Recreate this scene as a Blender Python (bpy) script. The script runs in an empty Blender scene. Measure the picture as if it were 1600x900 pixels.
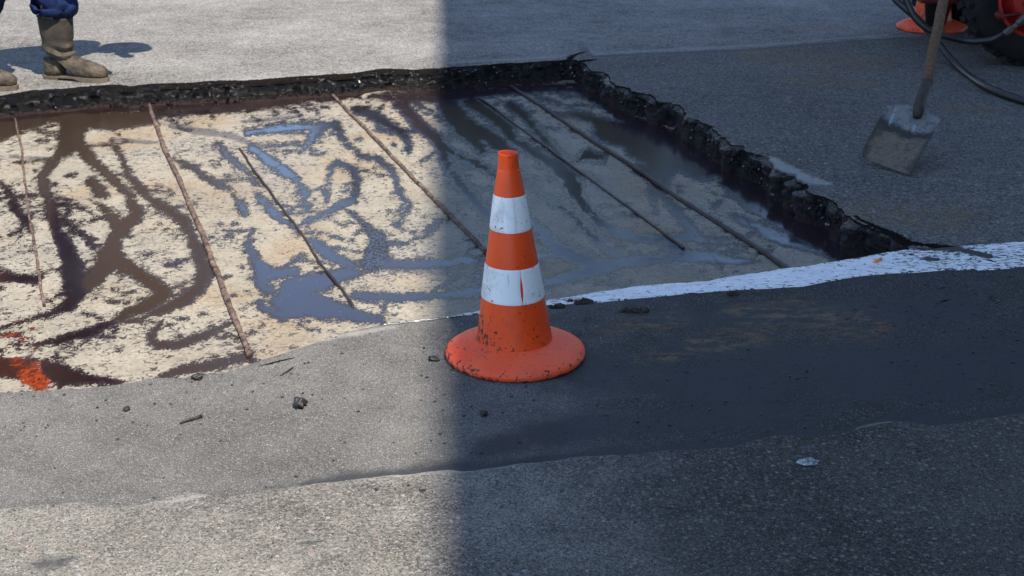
import bpy, bmesh, math, random
import numpy as np
from mathutils import Vector, Matrix, noise as mnoise
R = math.radians
random.seed(7); rng = np.random.default_rng(7)
S = bpy.context.scene
COL = S.collection
PI = math.pi

# ---------------------------------------------------------------- camera, light, exposure
FPX = 2200.0; CAM_H = 1.35; PITCH = math.atan(817/FPX)
cam = bpy.data.cameras.new('camera'); cam_o = bpy.data.objects.new('camera', cam); COL.objects.link(cam_o)
cam.sensor_width = 36; cam.lens = FPX/1600*36; cam.clip_start = 0.05; cam.clip_end = 2000
cam_o.location = (0, 0, CAM_H); cam_o.rotation_euler = (PI/2-PITCH, 0, 0)
cam.dof.use_dof = True; cam.dof.focus_distance = 3.5; cam.dof.aperture_fstop = 13
S.camera = cam_o
S.render.resolution_x = 1024; S.render.resolution_y = 576
SUN_EL = 55.0; SHADOW_HEAD = -25.0         # shadows fall away from the camera, a little to the left
W = bpy.data.worlds.new('World'); S.world = W; W.use_nodes = True
wn = W.node_tree; wn.nodes.clear()
sky = wn.nodes.new('ShaderNodeTexSky'); sky.sky_type = 'NISHITA'; sky.sun_disc = False
sky.sun_elevation = R(SUN_EL); sky.sun_rotation = R(180+SHADOW_HEAD); sky.air_density = 1.0; sky.dust_density = 0.3; sky.ozone_density = 3.2
bg = wn.nodes.new('ShaderNodeBackground'); bg.inputs[1].default_value = 0.148
wo = wn.nodes.new('ShaderNodeOutputWorld'); wn.links.new(sky.outputs[0], bg.inputs[0]); wn.links.new(bg.outputs[0], wo.inputs[0])
sun = bpy.data.lights.new('sun', 'SUN'); sun.energy = 4.3; sun.angle = R(0.5); sun.color = (1.0, 0.93, 0.82)
sun_o = bpy.data.objects.new('sun', sun); COL.objects.link(sun_o)
hd = R(SHADOW_HEAD); el = R(SUN_EL)
LD = Vector((math.sin(hd)*math.cos(el), math.cos(hd)*math.cos(el), -math.sin(el)))
sun_o.rotation_euler = LD.to_track_quat('-Z', 'Y').to_euler(); sun_o.location = (5, -8, 12)
S.view_settings.view_transform = 'Standard'; S.view_settings.look = 'None'
S.view_settings.exposure = 1.1; S.view_settings.gamma = 1

# ---------------------------------------------------------------- measuring helpers (survey of the place)
SP, CP = math.sin(PITCH), math.cos(PITCH)
def ray(x, y):
    a = (x-800)/FPX; b = (450-y)/FPX
    return np.array([a, CP+b*SP, -SP+b*CP])
def G(x, y, z=0.0):
    r = ray(x, y); k = (z-CAM_H)/r[2]
    return Vector((r[0]*k, r[1]*k, z))
def P(x, y, zc):
    r = ray(x, y); return Vector((r[0]*zc, r[1]*zc, CAM_H+r[2]*zc))
def pix(X, Y, Z):
    dz = Z-CAM_H
    d = Y*CP - dz*SP; u = Y*SP + dz*CP
    d = np.maximum(d, 0.05)
    return 800+FPX*X/d, 450-FPX*u/d

# ---------------------------------------------------------------- tagging / linking
def tag(o, label=None, cat=None, group=None, kind=None):
    if label: o['label'] = label
    if cat: o['category'] = cat
    if group: o['group'] = group
    if kind: o['kind'] = kind
    return o
def empty(name, loc=(0, 0, 0)):
    o = bpy.data.objects.new(name, None); COL.objects.link(o); o.location = loc; o.empty_display_size = 0.1; return o
def link(name, me, mat, parent=None, smooth=True):
    o = bpy.data.objects.new(name, me); COL.objects.link(o)
    if mat is not None and len(me.materials) == 0: me.materials.append(mat)
    if smooth: me.polygons.foreach_set('use_smooth', [True]*len(me.polygons))
    if parent: o.parent = parent
    return o
def from_bm(name, bm, mat, parent=None, smooth=True):
    bmesh.ops.recalc_face_normals(bm, faces=bm.faces)
    me = bpy.data.meshes.new(name); bm.to_mesh(me); bm.free()
    return link(name, me, mat, parent, smooth)
def auto(o, ang=35):
    o.data.set_sharp_from_angle(angle=R(ang)); return o
def grid_mesh(name, co, nr, nc, attrs=None, flip=False):
    """co: (nr*nc,3) array"""
    me = bpy.data.meshes.new(name)
    i = np.arange(nr*nc).reshape(nr, nc)
    q = np.stack([i[:-1, :-1], i[:-1, 1:], i[1:, 1:], i[1:, :-1]], -1).reshape(-1, 4)
    if flip: q = q[:, ::-1]
    me.vertices.add(nr*nc); me.vertices.foreach_set('co', np.ascontiguousarray(co, dtype=np.float32).ravel())
    me.loops.add(q.size); me.loops.foreach_set('vertex_index', q.astype(np.int32).ravel())
    me.polygons.add(len(q)); me.polygons.foreach_set('loop_start', np.arange(0, q.size, 4, dtype=np.int32))
    me.update(calc_edges=True); me.validate()
    for k, v in (attrs or {}).items():
        a = me.attributes.new(k, 'FLOAT', 'POINT'); a.data.foreach_set('value', np.ascontiguousarray(v, dtype=np.float32).ravel())
    return me
def box(bm, c, s, rot=None, bevel=0.0):
    g = bmesh.ops.create_cube(bm, size=1.0); vs = g['verts']
    M = Matrix.Translation(Vector(c)) @ (rot if rot is not None else Matrix.Identity(4)) @ Matrix.Diagonal((s[0], s[1], s[2], 1))
    bmesh.ops.transform(bm, matrix=M, verts=vs)
    if bevel:
        es = list({e for v in vs for e in v.link_edges})
        bmesh.ops.bevel(bm, geom=es, offset=bevel, segments=2, affect='EDGES', profile=0.6)
def rings(bm, prof, n=48, cap0=True, cap1=True):
    """prof: list of lists of n Vector"""
    vs = [[bm.verts.new(p) for p in r] for r in prof]
    for a, b in zip(vs[:-1], vs[1:]):
        for k in range(n):
            bm.faces.new((a[k], a[(k+1) % n], b[(k+1) % n], b[k]))
    if cap0: bm.faces.new(vs[0][::-1])
    if cap1: bm.faces.new(vs[-1])
def lathe(bm, prof, n=64, off=None, axis='Z', cap0=False, cap1=False):
    out = []
    for r, z in prof:
        dx, dy = off(z) if off else (0, 0)
        ring = []
        for k in range(n):
            a = 2*PI*k/n
            if axis == 'Z': ring.append(Vector((r*math.cos(a)+dx, r*math.sin(a)+dy, z)))
            else: ring.append(Vector((r*math.cos(a), z, r*math.sin(a))))
        out.append(ring)
    rings(bm, out, n, cap0, cap1)
def tube(bm, pts, rad, n=12, jitter=0.0, cap=True):
    pts = [Vector(p) for p in pts]; N = len(pts)
    rads = rad if isinstance(rad, (list, tuple)) else [rad]*N
    up = Vector((0.13, 0.21, 0.97)).normalized(); out = []
    for i, p in enumerate(pts):
        t = (pts[min(i+1, N-1)]-pts[max(i-1, 0)]).normalized()
        a = t.cross(up)
        if a.length < 0.1: a = t.cross(Vector((1, 0, 0)))
        a.normalize(); b = a.cross(t)
        ring = []
        for k in range(n):
            r = rads[i]*(1+jitter*(random.random()-0.5))
            ring.append(p+a*math.cos(2*PI*k/n)*r+b*math.sin(2*PI*k/n)*r)
        out.append(ring)
    rings(bm, out, n, cap, cap)
def spline(pts, m=10):
    pts = [Vector(p) for p in pts]; q = [pts[0]*2-pts[1]]+pts+[pts[-1]*2-pts[-2]]; out = []
    for i in range(1, len(q)-2):
        for j in range(m):
            t = j/m; a, b, c, d = q[i-1:i+3]
            out.append(0.5*((2*b)+(c-a)*t+(2*a-5*b+4*c-d)*t*t+(3*b-a-3*c+d)*t**3))
    out.append(pts[-1]); return out

def _hash(ix, iy, seed):
    h = (ix.astype(np.int64)*374761393 + iy.astype(np.int64)*668265263 + seed*974711) & 0x7fffffff
    h = ((h ^ (h >> 13))*1274126177) & 0x7fffffff
    return ((h ^ (h >> 16)) & 0xffff)/65535.0
def vnoise(x, y, seed=0):
    ix, iy = np.floor(x), np.floor(y); fx, fy = x-ix, y-iy
    fx = fx*fx*(3-2*fx); fy = fy*fy*(3-2*fy)
    a = _hash(ix, iy, seed); b = _hash(ix+1, iy, seed); c = _hash(ix, iy+1, seed); d = _hash(ix+1, iy+1, seed)
    return (a*(1-fx)+b*fx)*(1-fy)+(c*(1-fx)+d*fx)*fy
def fbm(x, y, seed=0, o=4):
    v = 0; amp = 1; tot = 0
    for k in range(o):
        v = v+amp*vnoise(x*2**k, y*2**k, seed+k); tot += amp; amp *= 0.5
    return v/tot-0.5

# ---------------------------------------------------------------- node helper
class NT:
    def __init__(s, name):
        s.m = bpy.data.materials.new(name); s.m.use_nodes = True; s.t = s.m.node_tree; s.t.nodes.clear()
        s.out = s.t.nodes.new('ShaderNodeOutputMaterial'); s.b = s.t.nodes.new('ShaderNodeBsdfPrincipled')
        s.t.links.new(s.b.outputs[0], s.out.inputs[0])
        tc = s.t.nodes.new('ShaderNodeTexCoord'); s.co = tc.outputs['Object']
    def put(s, sock, v):
        if isinstance(v, bpy.types.NodeSocket): s.t.links.new(v, sock)
        elif isinstance(v, (tuple, list)) and len(v) == 3 and sock.type == 'RGBA': sock.default_value = (*v, 1)
        elif v is not None: sock.default_value = v
    def map(s, scale=(1, 1, 1), rot=(0, 0, 0), src=None):
        n = s.t.nodes.new('ShaderNodeMapping'); s.put(n.inputs['Vector'], src or s.co); n.inputs['Scale'].default_value = scale; n.inputs['Rotation'].default_value = rot
        return n.outputs[0]
    def noise(s, sc, det=4, rough=0.55, v=None, dist=0, col=False):
        n = s.t.nodes.new('ShaderNodeTexNoise'); s.put(n.inputs['Vector'], v or s.co)
        n.inputs['Scale'].default_value = sc; n.inputs['Detail'].default_value = det; n.inputs['Roughness'].default_value = rough; n.inputs['Distortion'].default_value = dist
        return n.outputs[1 if col else 0]
    def vor(s, sc, v=None, feat='F1', out='Distance', rnd=1.0):
        n = s.t.nodes.new('ShaderNodeTexVoronoi'); n.feature = feat; s.put(n.inputs['Vector'], v or s.co); n.inputs['Scale'].default_value = sc; n.inputs['Randomness'].default_value = rnd
        return n.outputs[out]
    def attr(s, name):
        n = s.t.nodes.new('ShaderNodeAttribute'); n.attribute_name = name; return n.outputs['Fac']
    def mth(s, op, a, b=None, c=None, clamp=False):
        n = s.t.nodes.new('ShaderNodeMath'); n.operation = op; n.use_clamp = clamp
        s.put(n.inputs[0], a); s.put(n.inputs[1], b)
        if c is not None: s.put(n.inputs[2], c)
        return n.outputs[0]
    def rng(s, v, a, b, c=0.0, d=1.0, smooth=False):
        n = s.t.nodes.new('ShaderNodeMapRange'); n.clamp = True
        if smooth: n.interpolation_type = 'SMOOTHSTEP'
        s.put(n.inputs[0], v); n.inputs[1].default_value = a; n.inputs[2].default_value = b; n.inputs[3].default_value = c; n.inputs[4].default_value = d
        return n.outputs[0]
    def ramp(s, v, stops, interp='LINEAR'):
        n = s.t.nodes.new('ShaderNodeValToRGB'); n.color_ramp.interpolation = interp; e = n.color_ramp.elements
        while len(e) < len(stops): e.new(0.5)
        for x, (p, c) in zip(e, stops): x.position = p; x.color = (*c, 1)
        s.put(n.inputs[0], v); return n.outputs[0]
    def mix(s, f, a, b, mode='MIX'):
        n = s.t.nodes.new('ShaderNodeMix'); n.data_type = 'RGBA'; n.blend_type = mode
        s.put(n.inputs[0], f); s.put(n.inputs[6], a); s.put(n.inputs[7], b); return n.outputs[2]
    def mixf(s, f, a, b):
        n = s.t.nodes.new('ShaderNodeMix'); n.data_type = 'FLOAT'
        s.put(n.inputs[0], f); s.put(n.inputs[2], a); s.put(n.inputs[3], b); return n.outputs[0]
    def bump(s, h, strength=0.5, dist=0.01, nrm=None):
        n = s.t.nodes.new('ShaderNodeBump'); n.inputs['Strength'].default_value = strength; n.inputs['Distance'].default_value = dist
        s.put(n.inputs['Height'], h)
        if nrm is not None: s.put(n.inputs['Normal'], nrm)
        return n.outputs[0]
    def sepx(s, v):
        n = s.t.nodes.new('ShaderNodeSeparateXYZ'); s.put(n.inputs[0], v); return n.outputs
    def set(s, col=None, rough=None, spec=None, nrm=None, metal=None, ior=None):
        b = s.b.inputs
        s.put(b['Base Color'], col); s.put(b['Roughness'], rough); s.put(b['Specular IOR Level'], spec); s.put(b['Normal'], nrm); s.put(b['Metallic'], metal); s.put(b['IOR'], ior)
        return s.m

# ---------------------------------------------------------------- materials
def asphalt(name, dark, light, fine, coarse, stones, bumpd, sheen=0.0, wc=((0.045, 0.042, 0.038), (0.115, 0.106, 0.096))):
    """speckled asphalt: bitumen matrix, chips of stone of two sizes, tinted stones, darker tone for patches and painted shade"""
    n = NT(name)
    warp = n.mix(0.03, n.co, n.noise(60, 2, col=True), 'ADD')
    cf = n.vor(fine, out='Color'); cfv = n.sepx(cf)[0]
    cc = n.vor(coarse, out='Color'); ccx = n.sepx(cc)
    cd = n.vor(coarse, out='Distance')
    big = n.noise(1.3, 5, 0.6); mid = n.noise(9, 4, 0.6)
    f = n.mth('ADD', n.mth('MULTIPLY', cfv, 0.55), n.mth('MULTIPLY', mid, 0.8))
    f = n.mth('SUBTRACT', f, 0.15)
    f = n.mth('ADD', f, n.mth('MULTIPLY', n.mth('SUBTRACT', big, 0.5), 1.4), clamp=True)
    col = n.mix(f, dark, light)
    wn_ = n.rng(n.mth('ADD', n.attr('patch_and_shade'), n.mth('MULTIPLY', n.mth('SUBTRACT', n.noise(11, 5, 0.6), 0.5), 0.35)), 0.4, 0.62)
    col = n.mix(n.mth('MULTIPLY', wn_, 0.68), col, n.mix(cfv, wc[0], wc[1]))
    # coloured stones
    stone_c = n.ramp(ccx[1], [(0, (0.22, 0.21, 0.19)), (0.35, (0.14, 0.14, 0.14)), (0.55, (0.27, 0.21, 0.16)), (0.7, (0.17, 0.175, 0.185)), (0.86, (0.26, 0.155, 0.12)), (1, (0.33, 0.315, 0.295))])
    sm = n.mth('MULTIPLY', n.rng(ccx[0], 1-stones, 1-stones+0.02), n.rng(cd, 0.42, 0.30))
    col = n.mix(n.mth('MULTIPLY', sm, n.mixf(wn_, 0.85, 0.62)), col, stone_c)
    # pale sparkling grains, dark pits
    g = n.vor(fine*1.7, out='Color'); gs = n.sepx(g)
    col = n.mix(n.mth('MULTIPLY', n.rng(gs[0], 0.945, 0.965, 0, 0.65), n.mixf(wn_, 1.0, 0.6)), col, (0.40, 0.385, 0.365))
    col = n.mix(n.rng(gs[1], 0.90, 0.92, 0, 0.8), col, (0.018, 0.018, 0.019))
    # attribute-driven marks
    gr = n.attr('grime_shade'); ru = n.attr('rust'); we = n.attr('wet'); pa = n.attr('pale'); ta = n.attr('tar')
    nz = n.noise(22, 5, 0.65)
    gm = n.rng(n.mth('MULTIPLY', gr, n.mth('ADD', n.mth('MULTIPLY', n.noise(5, 8, 0.7), 1.6), n.mth('MULTIPLY', nz, 0.6))), 0.40, 1.15, smooth=True)
    col = n.mix(n.mth('MULTIPLY', gm, 0.82), col, (0.018, 0.019, 0.021))
    st = n.noise(14, 6, 0.75, v=n.map((1, 2.2, 1)))
    st2 = n.noise(45, 5, 0.8)
    rm = n.mth('MULTIPLY', n.rng(n.mth('ADD', n.mth('MULTIPLY', st, 0.6), n.mth('MULTIPLY', st2, 0.4)), 0.475, 0.57), n.rng(ru, 0.08, 0.8))
    col = n.mix(n.mth('MULTIPLY', rm, 0.75), col, n.mix(nz, (0.11, 0.068, 0.038), (0.23, 0.14, 0.065)))
    pm = n.rng(n.mth('MULTIPLY', pa, n.mth('ADD', n.mth('MULTIPLY', n.noise(11, 5, 0.75), 1.4), n.noise(80, 4, 0.75))), 0.65, 1.25)
    col = n.mix(n.mth('MULTIPLY', pm, 0.75), col, (0.27, 0.255, 0.23))
    tn = n.mth('ADD', ta, n.mth('MULTIPLY', n.mth('SUBTRACT', n.noise(70, 5, 0.7), 0.5), 1.6))
    tm = n.rng(tn, 0.5, 0.58)
    col = n.mix(tm, col, (0.012, 0.010, 0.010))
    wm = n.rng(n.mth('ADD', we, n.mth('MULTIPLY', n.mth('SUBTRACT', n.noise(48, 6, 0.8, v=n.map((0.6, 1.4, 1))), 0.5), 2.6)), 0.45, 0.6)
    col = n.mix(n.mth('MULTIPLY', wm, 0.5), col, (0.03, 0.03, 0.032))
    h = n.mth('ADD', n.mth('MULTIPLY', cd, -0.8), n.mth('MULTIPLY', n.noise(fine*1.2, 3, 0.7), 0.8))
    h = n.mth('ADD', h, n.mth('MULTIPLY', n.noise(25, 4), 1.2))
    keep = n.mth('SUBTRACT', 1.0, n.mth('MAXIMUM', n.mth('MULTIPLY', n.mth('MAXIMUM', gm, n.mth('MULTIPLY', tm, 0.2)), 0.75), n.mth('MULTIPLY', wm, 0.97)))
    h = n.mth('MULTIPLY', h, keep)
    rough = n.mixf(n.mth('MULTIPLY', gm, 0.9), 0.92, 0.66); rough = n.mixf(tm, rough, 0.33); rough = n.mixf(wm, rough, 0.34)
    return n.set(col, rough, n.mixf(tm, n.mixf(wm, n.mixf(gm, 0.12+sheen, 0.3), 0.9), n.mth('MULTIPLY', wm, 0.8)), n.bump(h, 1.0, bumpd))

M = {}
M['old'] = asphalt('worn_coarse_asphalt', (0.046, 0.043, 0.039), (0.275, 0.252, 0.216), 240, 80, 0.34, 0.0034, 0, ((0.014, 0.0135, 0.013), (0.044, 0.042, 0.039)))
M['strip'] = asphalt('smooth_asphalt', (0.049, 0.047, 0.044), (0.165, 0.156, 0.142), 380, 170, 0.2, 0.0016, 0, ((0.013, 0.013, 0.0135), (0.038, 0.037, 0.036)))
M['far'] = asphalt('pale_asphalt', (0.064, 0.061, 0.056), (0.285, 0.270, 0.245), 115, 52, 0.40, 0.005)

def mat_floor():
    n = NT('tarred_concrete')
    tar, brown, red, film = n.attr('tar'), n.attr('brown'), n.attr('red'), n.attr('film')
    big = n.noise(1.6, 4, 0.6); mid = n.noise(7, 5, 0.65); fine = n.noise(90, 4, 0.7)
    warm = n.noise(2.3, 3, 0.5, v=n.map((1, 1, 1), src=None))
    conc = n.mix(n.rng(mid, 0.3, 0.7), (0.265, 0.234, 0.180), (0.37, 0.328, 0.255))
    conc = n.mix(n.rng(warm, 0.52, 0.68, 0, 0.6), conc, (0.29, 0.20, 0.115))
    conc = n.mix(n.rng(big, 0.5, 0.7, 0, 0.5), conc, (0.25, 0.245, 0.23))
    conc = n.mix(n.rng(fine, 0.35, 0.65, 0.5, 0), conc, (0.10, 0.083, 0.062))
    conc = n.mix(n.rng(n.noise(30, 5, 0.75, v=n.map((1, 0.9, 1), (0, 0, R(-28)))), 0.5, 0.66, 0, 0.45), conc, (0.12, 0.10, 0.078))
    # scratch-like flecks left by the milling drum
    fl = n.noise(55, 5, 0.72, v=n.map((0.95, 0.95, 1), (0, 0, R(-28))), dist=0.8)
    fden = n.noise(3.2, 3, 0.6)
    fth = n.mth('ADD', fl, n.mth('MULTIPLY', n.mth('SUBTRACT', fden, 0.5), 0.28))
    near = n.rng(tar, -42, 0, 0, 0.055)
    fm = n.rng(n.mth('ADD', fth, near), 0.585, 0.635)
    # ragged tar outline: px-sized distance field on the floor + noise
    rag = n.mth('MULTIPLY', n.mth('SUBTRACT', n.noise(26, 6, 0.75, v=n.map((1.25, 0.75, 1), (0, 0, R(-20))), dist=0.4), 0.5), 30)
    rag2 = n.mth('MULTIPLY', n.mth('SUBTRACT', n.noise(130, 3, 0.75, v=n.map((1.25, 0.75, 1), (0, 0, R(-20)))), 0.5), 24)
    d = n.mth('ADD', n.mth('ADD', n.mth('ADD', tar, 1.4), rag), rag2)
    tm = n.rng(d, -0.4, 0.9)
    thick = n.rng(d, 0, 6)
    tm_all = n.mth('MAXIMUM', tm, n.mth('MULTIPLY', fm, 0.9))
    flm = n.rng(n.mth('ADD', film, n.mth('MULTIPLY', n.mth('SUBTRACT', n.noise(12, 5, 0.7), 0.5), 1.2)), 0.4, 0.7)
    conc = n.mix(n.mth('MULTIPLY', flm, 0.72), conc, (0.07, 0.068, 0.068))
    bpat = n.rng(n.mth('ADD', brown, n.mth('MULTIPLY', n.mth('SUBTRACT', n.noise(18, 4), 0.5), 0.5)), 0.35, 0.65)
    tcol = n.mix(bpat, (0.020, 0.013, 0.015), (0.028, 0.0175, 0.0115))
    tcol = n.mix(n.rng(red, 0.05, 0.25), tcol, (0.010, 0.006, 0.006))
    rn = n.noise(38, 5, 0.7)
    rm = n.rng(n.mth('ADD', red, n.mth('MULTIPLY', n.mth('SUBTRACT', n.noise(60, 5, 0.75), 0.5), 2.6)), 0.5, 0.9)
    ob = n.rng(n.noise(75, 5, 0.8, v=n.map((1.2, 0.8, 1), (0, 0, R(-20)))), 0.40, 0.56)
    rcol = n.mix(n.mth('MULTIPLY', ob, n.rng(n.mth('ADD', red, n.mth('MULTIPLY', n.mth('SUBTRACT', rn, 0.5), 1.0)), 0.8, 1.1)), (0.030, 0.006, 0.005), (0.26, 0.034, 0.002))
    tcol = n.mix(n.mth('MULTIPLY', rm, n.mth('MULTIPLY', n.rng(red, 0.05, 0.3), 0.92)), tcol, rcol)
    tcol = n.mix(n.mth('MULTIPLY', n.mth('SUBTRACT', 1.0, tm), 1.0), tcol, (0.03, 0.022, 0.018))
    specks = n.mth('MULTIPLY', n.rng(n.vor(60, out='Distance'), 0.16, 0.12), n.rng(n.sepx(n.vor(60, out='Color'))[0], 0.86, 0.88))
    tcol = n.mix(n.mth('MULTIPLY', specks, 0.35), tcol, (0.3, 0.25, 0.2))
    col = n.mix(tm_all, conc, tcol)
    # little bubbles that glitter
    gl = n.attr('bubble')
    bub = n.mth('MULTIPLY', n.rng(n.vor(120, out='Distance'), 0.5, 0.1), gl)
    h1 = n.mth('ADD', n.mth('MULTIPLY', fl, 0.55), n.mth('MULTIPLY', fine, 0.5))
    h1 = n.mth('MULTIPLY', h1, n.mth('SUBTRACT', 1.0, n.mth('MULTIPLY', tm, 0.96)))
    h = n.mth('ADD', h1, n.mth('MULTIPLY', thick, 0.10)); h = n.mth('ADD', h, n.mth('MULTIPLY', n.mth('MULTIPLY', bub, tm), 1.0))
    h = n.mth('ADD', h, n.mth('MULTIPLY', n.mth('MULTIPLY', n.noise(30, 2), tm), 0.03))
    r_t = n.mixf(bpat, 0.12, 0.24)
    rough = n.mixf(tm_all, n.mixf(flm, 0.92, 0.30), r_t)
    spec = n.mixf(tm_all, 0.15, n.mixf(n.mth('MAXIMUM', bpat, n.rng(red, 0.1, 0.45)), 0.55, 0.32))
    return n.set(col, rough, spec, n.bump(h, 1.0, 0.004))
M['floor'] = mat_floor()

def mat_wall():
    n = NT('tar_soaked_edge')
    v = n.vor(55, out='Distance'); c = n.sepx(n.vor(55, out='Color'))
    nz = n.noise(30, 6, 0.7)
    col = n.mix(n.rng(nz, 0.45, 0.7), (0.005, 0.0045, 0.0045), (0.017, 0.014, 0.012))
    sm = n.mth('MULTIPLY', n.rng(c[0], 0.86, 0.9), n.rng(v, 0.4, 0.25))
    dust = n.attr('dust')
    dm = n.rng(n.mth('ADD', dust, n.mth('MULTIPLY', n.mth('SUBTRACT', n.noise(24, 5, 0.7), 0.5), 2.0)), 0.55, 0.95)
    col = n.mix(n.mth('MULTIPLY', dm, 0.6), col, (0.22, 0.18, 0.14))
    br = n.attr('foot'); col = n.mix(n.mth('MULTIPLY', br, 0.8), col, (0.016, 0.0055, 0.0045))
    h = n.mth('ADD', n.mth('MULTIPLY', v, -1.6), n.mth('MULTIPLY', n.noise(90, 5, 0.8), 2.2))
    h = n.mth('MULTIPLY', h, n.mth('SUBTRACT', 1.0, n.mth('MULTIPLY', br, 0.9)))
    return n.set(col, n.mixf(n.mth('MAXIMUM', dm, br), 0.24, 0.6), n.mixf(br, 0.7, 0.15), n.bump(h, 1.0, 0.014))
M['wall'] = mat_wall()

def mat_paint():
    n = NT('worn_white_paint')
    nz = n.noise(24, 6, 0.75, v=n.map((0.5, 1.6, 1), (0, 0, R(15))))
    col = n.mix(n.rng(nz, 0.40, 0.62), (0.66, 0.66, 0.65), (0.82, 0.82, 0.81))
    tarat = n.attr('tar')
    sp = n.noise(85, 5, 0.72, v=n.map((0.5, 1.2, 1), (0, 0, R(10))), dist=0.5)
    m = n.rng(n.mth('ADD', sp, n.mth('MULTIPLY', tarat, 0.16)), 0.585, 0.615)
    big = n.rng(n.mth('ADD', tarat, n.mth('MULTIPLY', n.mth('SUBTRACT', n.noise(40, 5, 0.7), 0.5), 1.0)), 0.8, 0.86)
    m = n.mth('MAXIMUM', m, big)
    col = n.mix(m, col, (0.02, 0.019, 0.02))
    return n.set(col, n.mixf(m, 0.6, 0.25), 0.4, n.bump(n.mth('ADD', n.noise(160, 4, 0.7), n.mth('MULTIPLY', m, 0.5)), 1.0, 0.0018))
M['paint'] = mat_paint()

def mat_cone(name, c1, c2, dirt=1.0, rough=0.45, spec=0.4):
    n = NT(name)
    lo = n.noise(6, 4, 0.6)
    col = n.mix(n.rng(lo, 0.35, 0.7), c1, c2)
    z = n.sepx(n.co)[2]
    dn = n.noise(95, 4, 0.65, v=n.map((1, 1, 0.8)), dist=0.3); dl = n.noise(7, 3, 0.6)
    da = n.attr('dirt')
    m = n.rng(n.mth('ADD', n.mth('ADD', dn, n.mth('MULTIPLY', n.mth('SUBTRACT', dl, 0.5), 0.22)), n.mth('MULTIPLY', da, 0.20*dirt)), 0.675, 0.705)
    sm = n.rng(n.mth('ADD', n.noise(18, 5, 0.7), n.mth('MULTIPLY', da, 0.20)), 0.60, 0.85, 0, 0.40)
    scr = n.noise(40, 3, 0.6, v=n.map((3, 3, 0.25), (0.2, 0.35, 0)))
    col = n.mix(sm, col, (0.13, 0.07, 0.05))
    col = n.mix(n.rng(scr, 0.68, 0.74, 0, 0.5), col, (0.10, 0.05, 0.04))
    col = n.mix(n.mth('MULTIPLY', m, 0.93), col, (0.018, 0.015, 0.015))
    return n.set(col, n.mixf(sm, rough, 0.7), spec, n.bump(n.mth('ADD', n.noise(60, 4), n.mth('MULTIPLY', m, 0.6)), 0.5, 0.0015))
M['cone'] = mat_cone('orange_rubber', (0.74, 0.062, 0.006), (0.82, 0.085, 0.009), 0.9, 0.38)
M['flange'] = mat_cone('lighter_orange_rubber', (0.86, 0.080, 0.018), (0.88, 0.125, 0.045), 1.0, 0.55)  # flange orange is lighter than the body
M['band'] = mat_cone('white_reflective_sleeve', (0.72, 0.76, 0.78), (0.78, 0.80, 0.81), 0.35, 0.42)

def dk(c, k=0.56): return tuple(x*k for x in c)
BRIGHT = ('tanned_skin', 'grey_plaster', 'orange_paper', 'wet_tarred_chips', 'shiny_sealant', 'black_tar')
def simple(name, c1, c2, sc=20, rough=0.6, spec=0.4, bumpd=0.001, metal=0, stretch=(1, 1, 1), bsc=80, c3=None, t3=(0.6, 0.7)):
    n = NT(name); v = n.map(stretch)
    if name not in BRIGHT: c1, c2, c3 = dk(c1), dk(c2), (dk(c3) if c3 else None)
    col = n.mix(n.rng(n.noise(sc, 5, 0.65, v=v), 0.35, 0.68), c1, c2)
    if c3: col = n.mix(n.rng(n.noise(sc*1.7, 5, 0.7, v=v, dist=0.6), *t3), col, c3)
    return n.set(col, rough, spec, n.bump(n.noise(bsc, 4, 0.65, v=v), 0.8, bumpd), metal)
M['chip'] = simple('wet_tarred_chips', (0.005, 0.0045, 0.0045), (0.014, 0.012, 0.010), 60, 0.22, 0.9, 0.0006, 0, (1, 1, 1), 200, (0.16, 0.13, 0.10), (0.70, 0.78))
M['rust'] = simple('rusty_steel', (0.14, 0.075, 0.052), (0.42, 0.29, 0.22), 24, 0.8, 0.3, 0.0025, 0, (1, 1, 1), 150, (0.045, 0.028, 0.025), (0.46, 0.60))
M['darkbar'] = simple('tarred_steel', (0.018, 0.012, 0.011), (0.07, 0.04, 0.03), 40, 0.45, 0.5, 0.002, 0, (1, 1, 1), 150)
M['suede'] = simple('dusty_boot_leather', (0.065, 0.053, 0.042), (0.20, 0.165, 0.128), 26, 0.9, 0.15, 0.014, 0, (1, 1, 1), 45, (0.30, 0.19, 0.10), (0.62, 0.8))
M['shaft'] = simple('grey_boot_shaft', (0.05, 0.043, 0.036), (0.10, 0.085, 0.07), 14, 0.85, 0.2, 0.004, 0, (1, 1, 1), 40, (0.22, 0.18, 0.13), (0.6, 0.75))
M['sole'] = simple('boot_sole', (0.14, 0.11, 0.08), (0.24, 0.19, 0.14), 30, 0.85, 0.2, 0.002)
M['blue'] = simple('blue_work_cloth', (0.012, 0.025, 0.085), (0.018, 0.037, 0.125), 12, 0.9, 0.1, 0.012, 0, (1, 1, 1), 18)
M['skin'] = simple('tanned_skin', (0.42, 0.24, 0.16), (0.48, 0.28, 0.19), 12, 0.55, 0.35, 0.001)
M['helmet'] = simple('helmet_plastic', (0.75, 0.32, 0.03), (0.8, 0.36, 0.04), 6, 0.35, 0.5, 0.0005)
M['hair'] = simple('dark_hair', (0.03, 0.02, 0.015), (0.05, 0.035, 0.02), 60, 0.6, 0.3, 0.003)
M['tar'] = simple('black_tar', (0.010, 0.009, 0.009), (0.028, 0.024, 0.022), 60, 0.45, 0.5, 0.004, 0, (1, 1, 1), 120)
M['clod'] = simple('brown_dirt', (0.055, 0.042, 0.032), (0.13, 0.10, 0.07), 60, 0.95, 0.2, 0.006, 0, (1, 1, 1), 140)
M['gloss'] = simple('shiny_sealant', (0.03, 0.035, 0.04), (0.45, 0.52, 0.58), 110, 0.12, 0.9, 0.006, 0, (1, 1, 1), 70)
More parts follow.
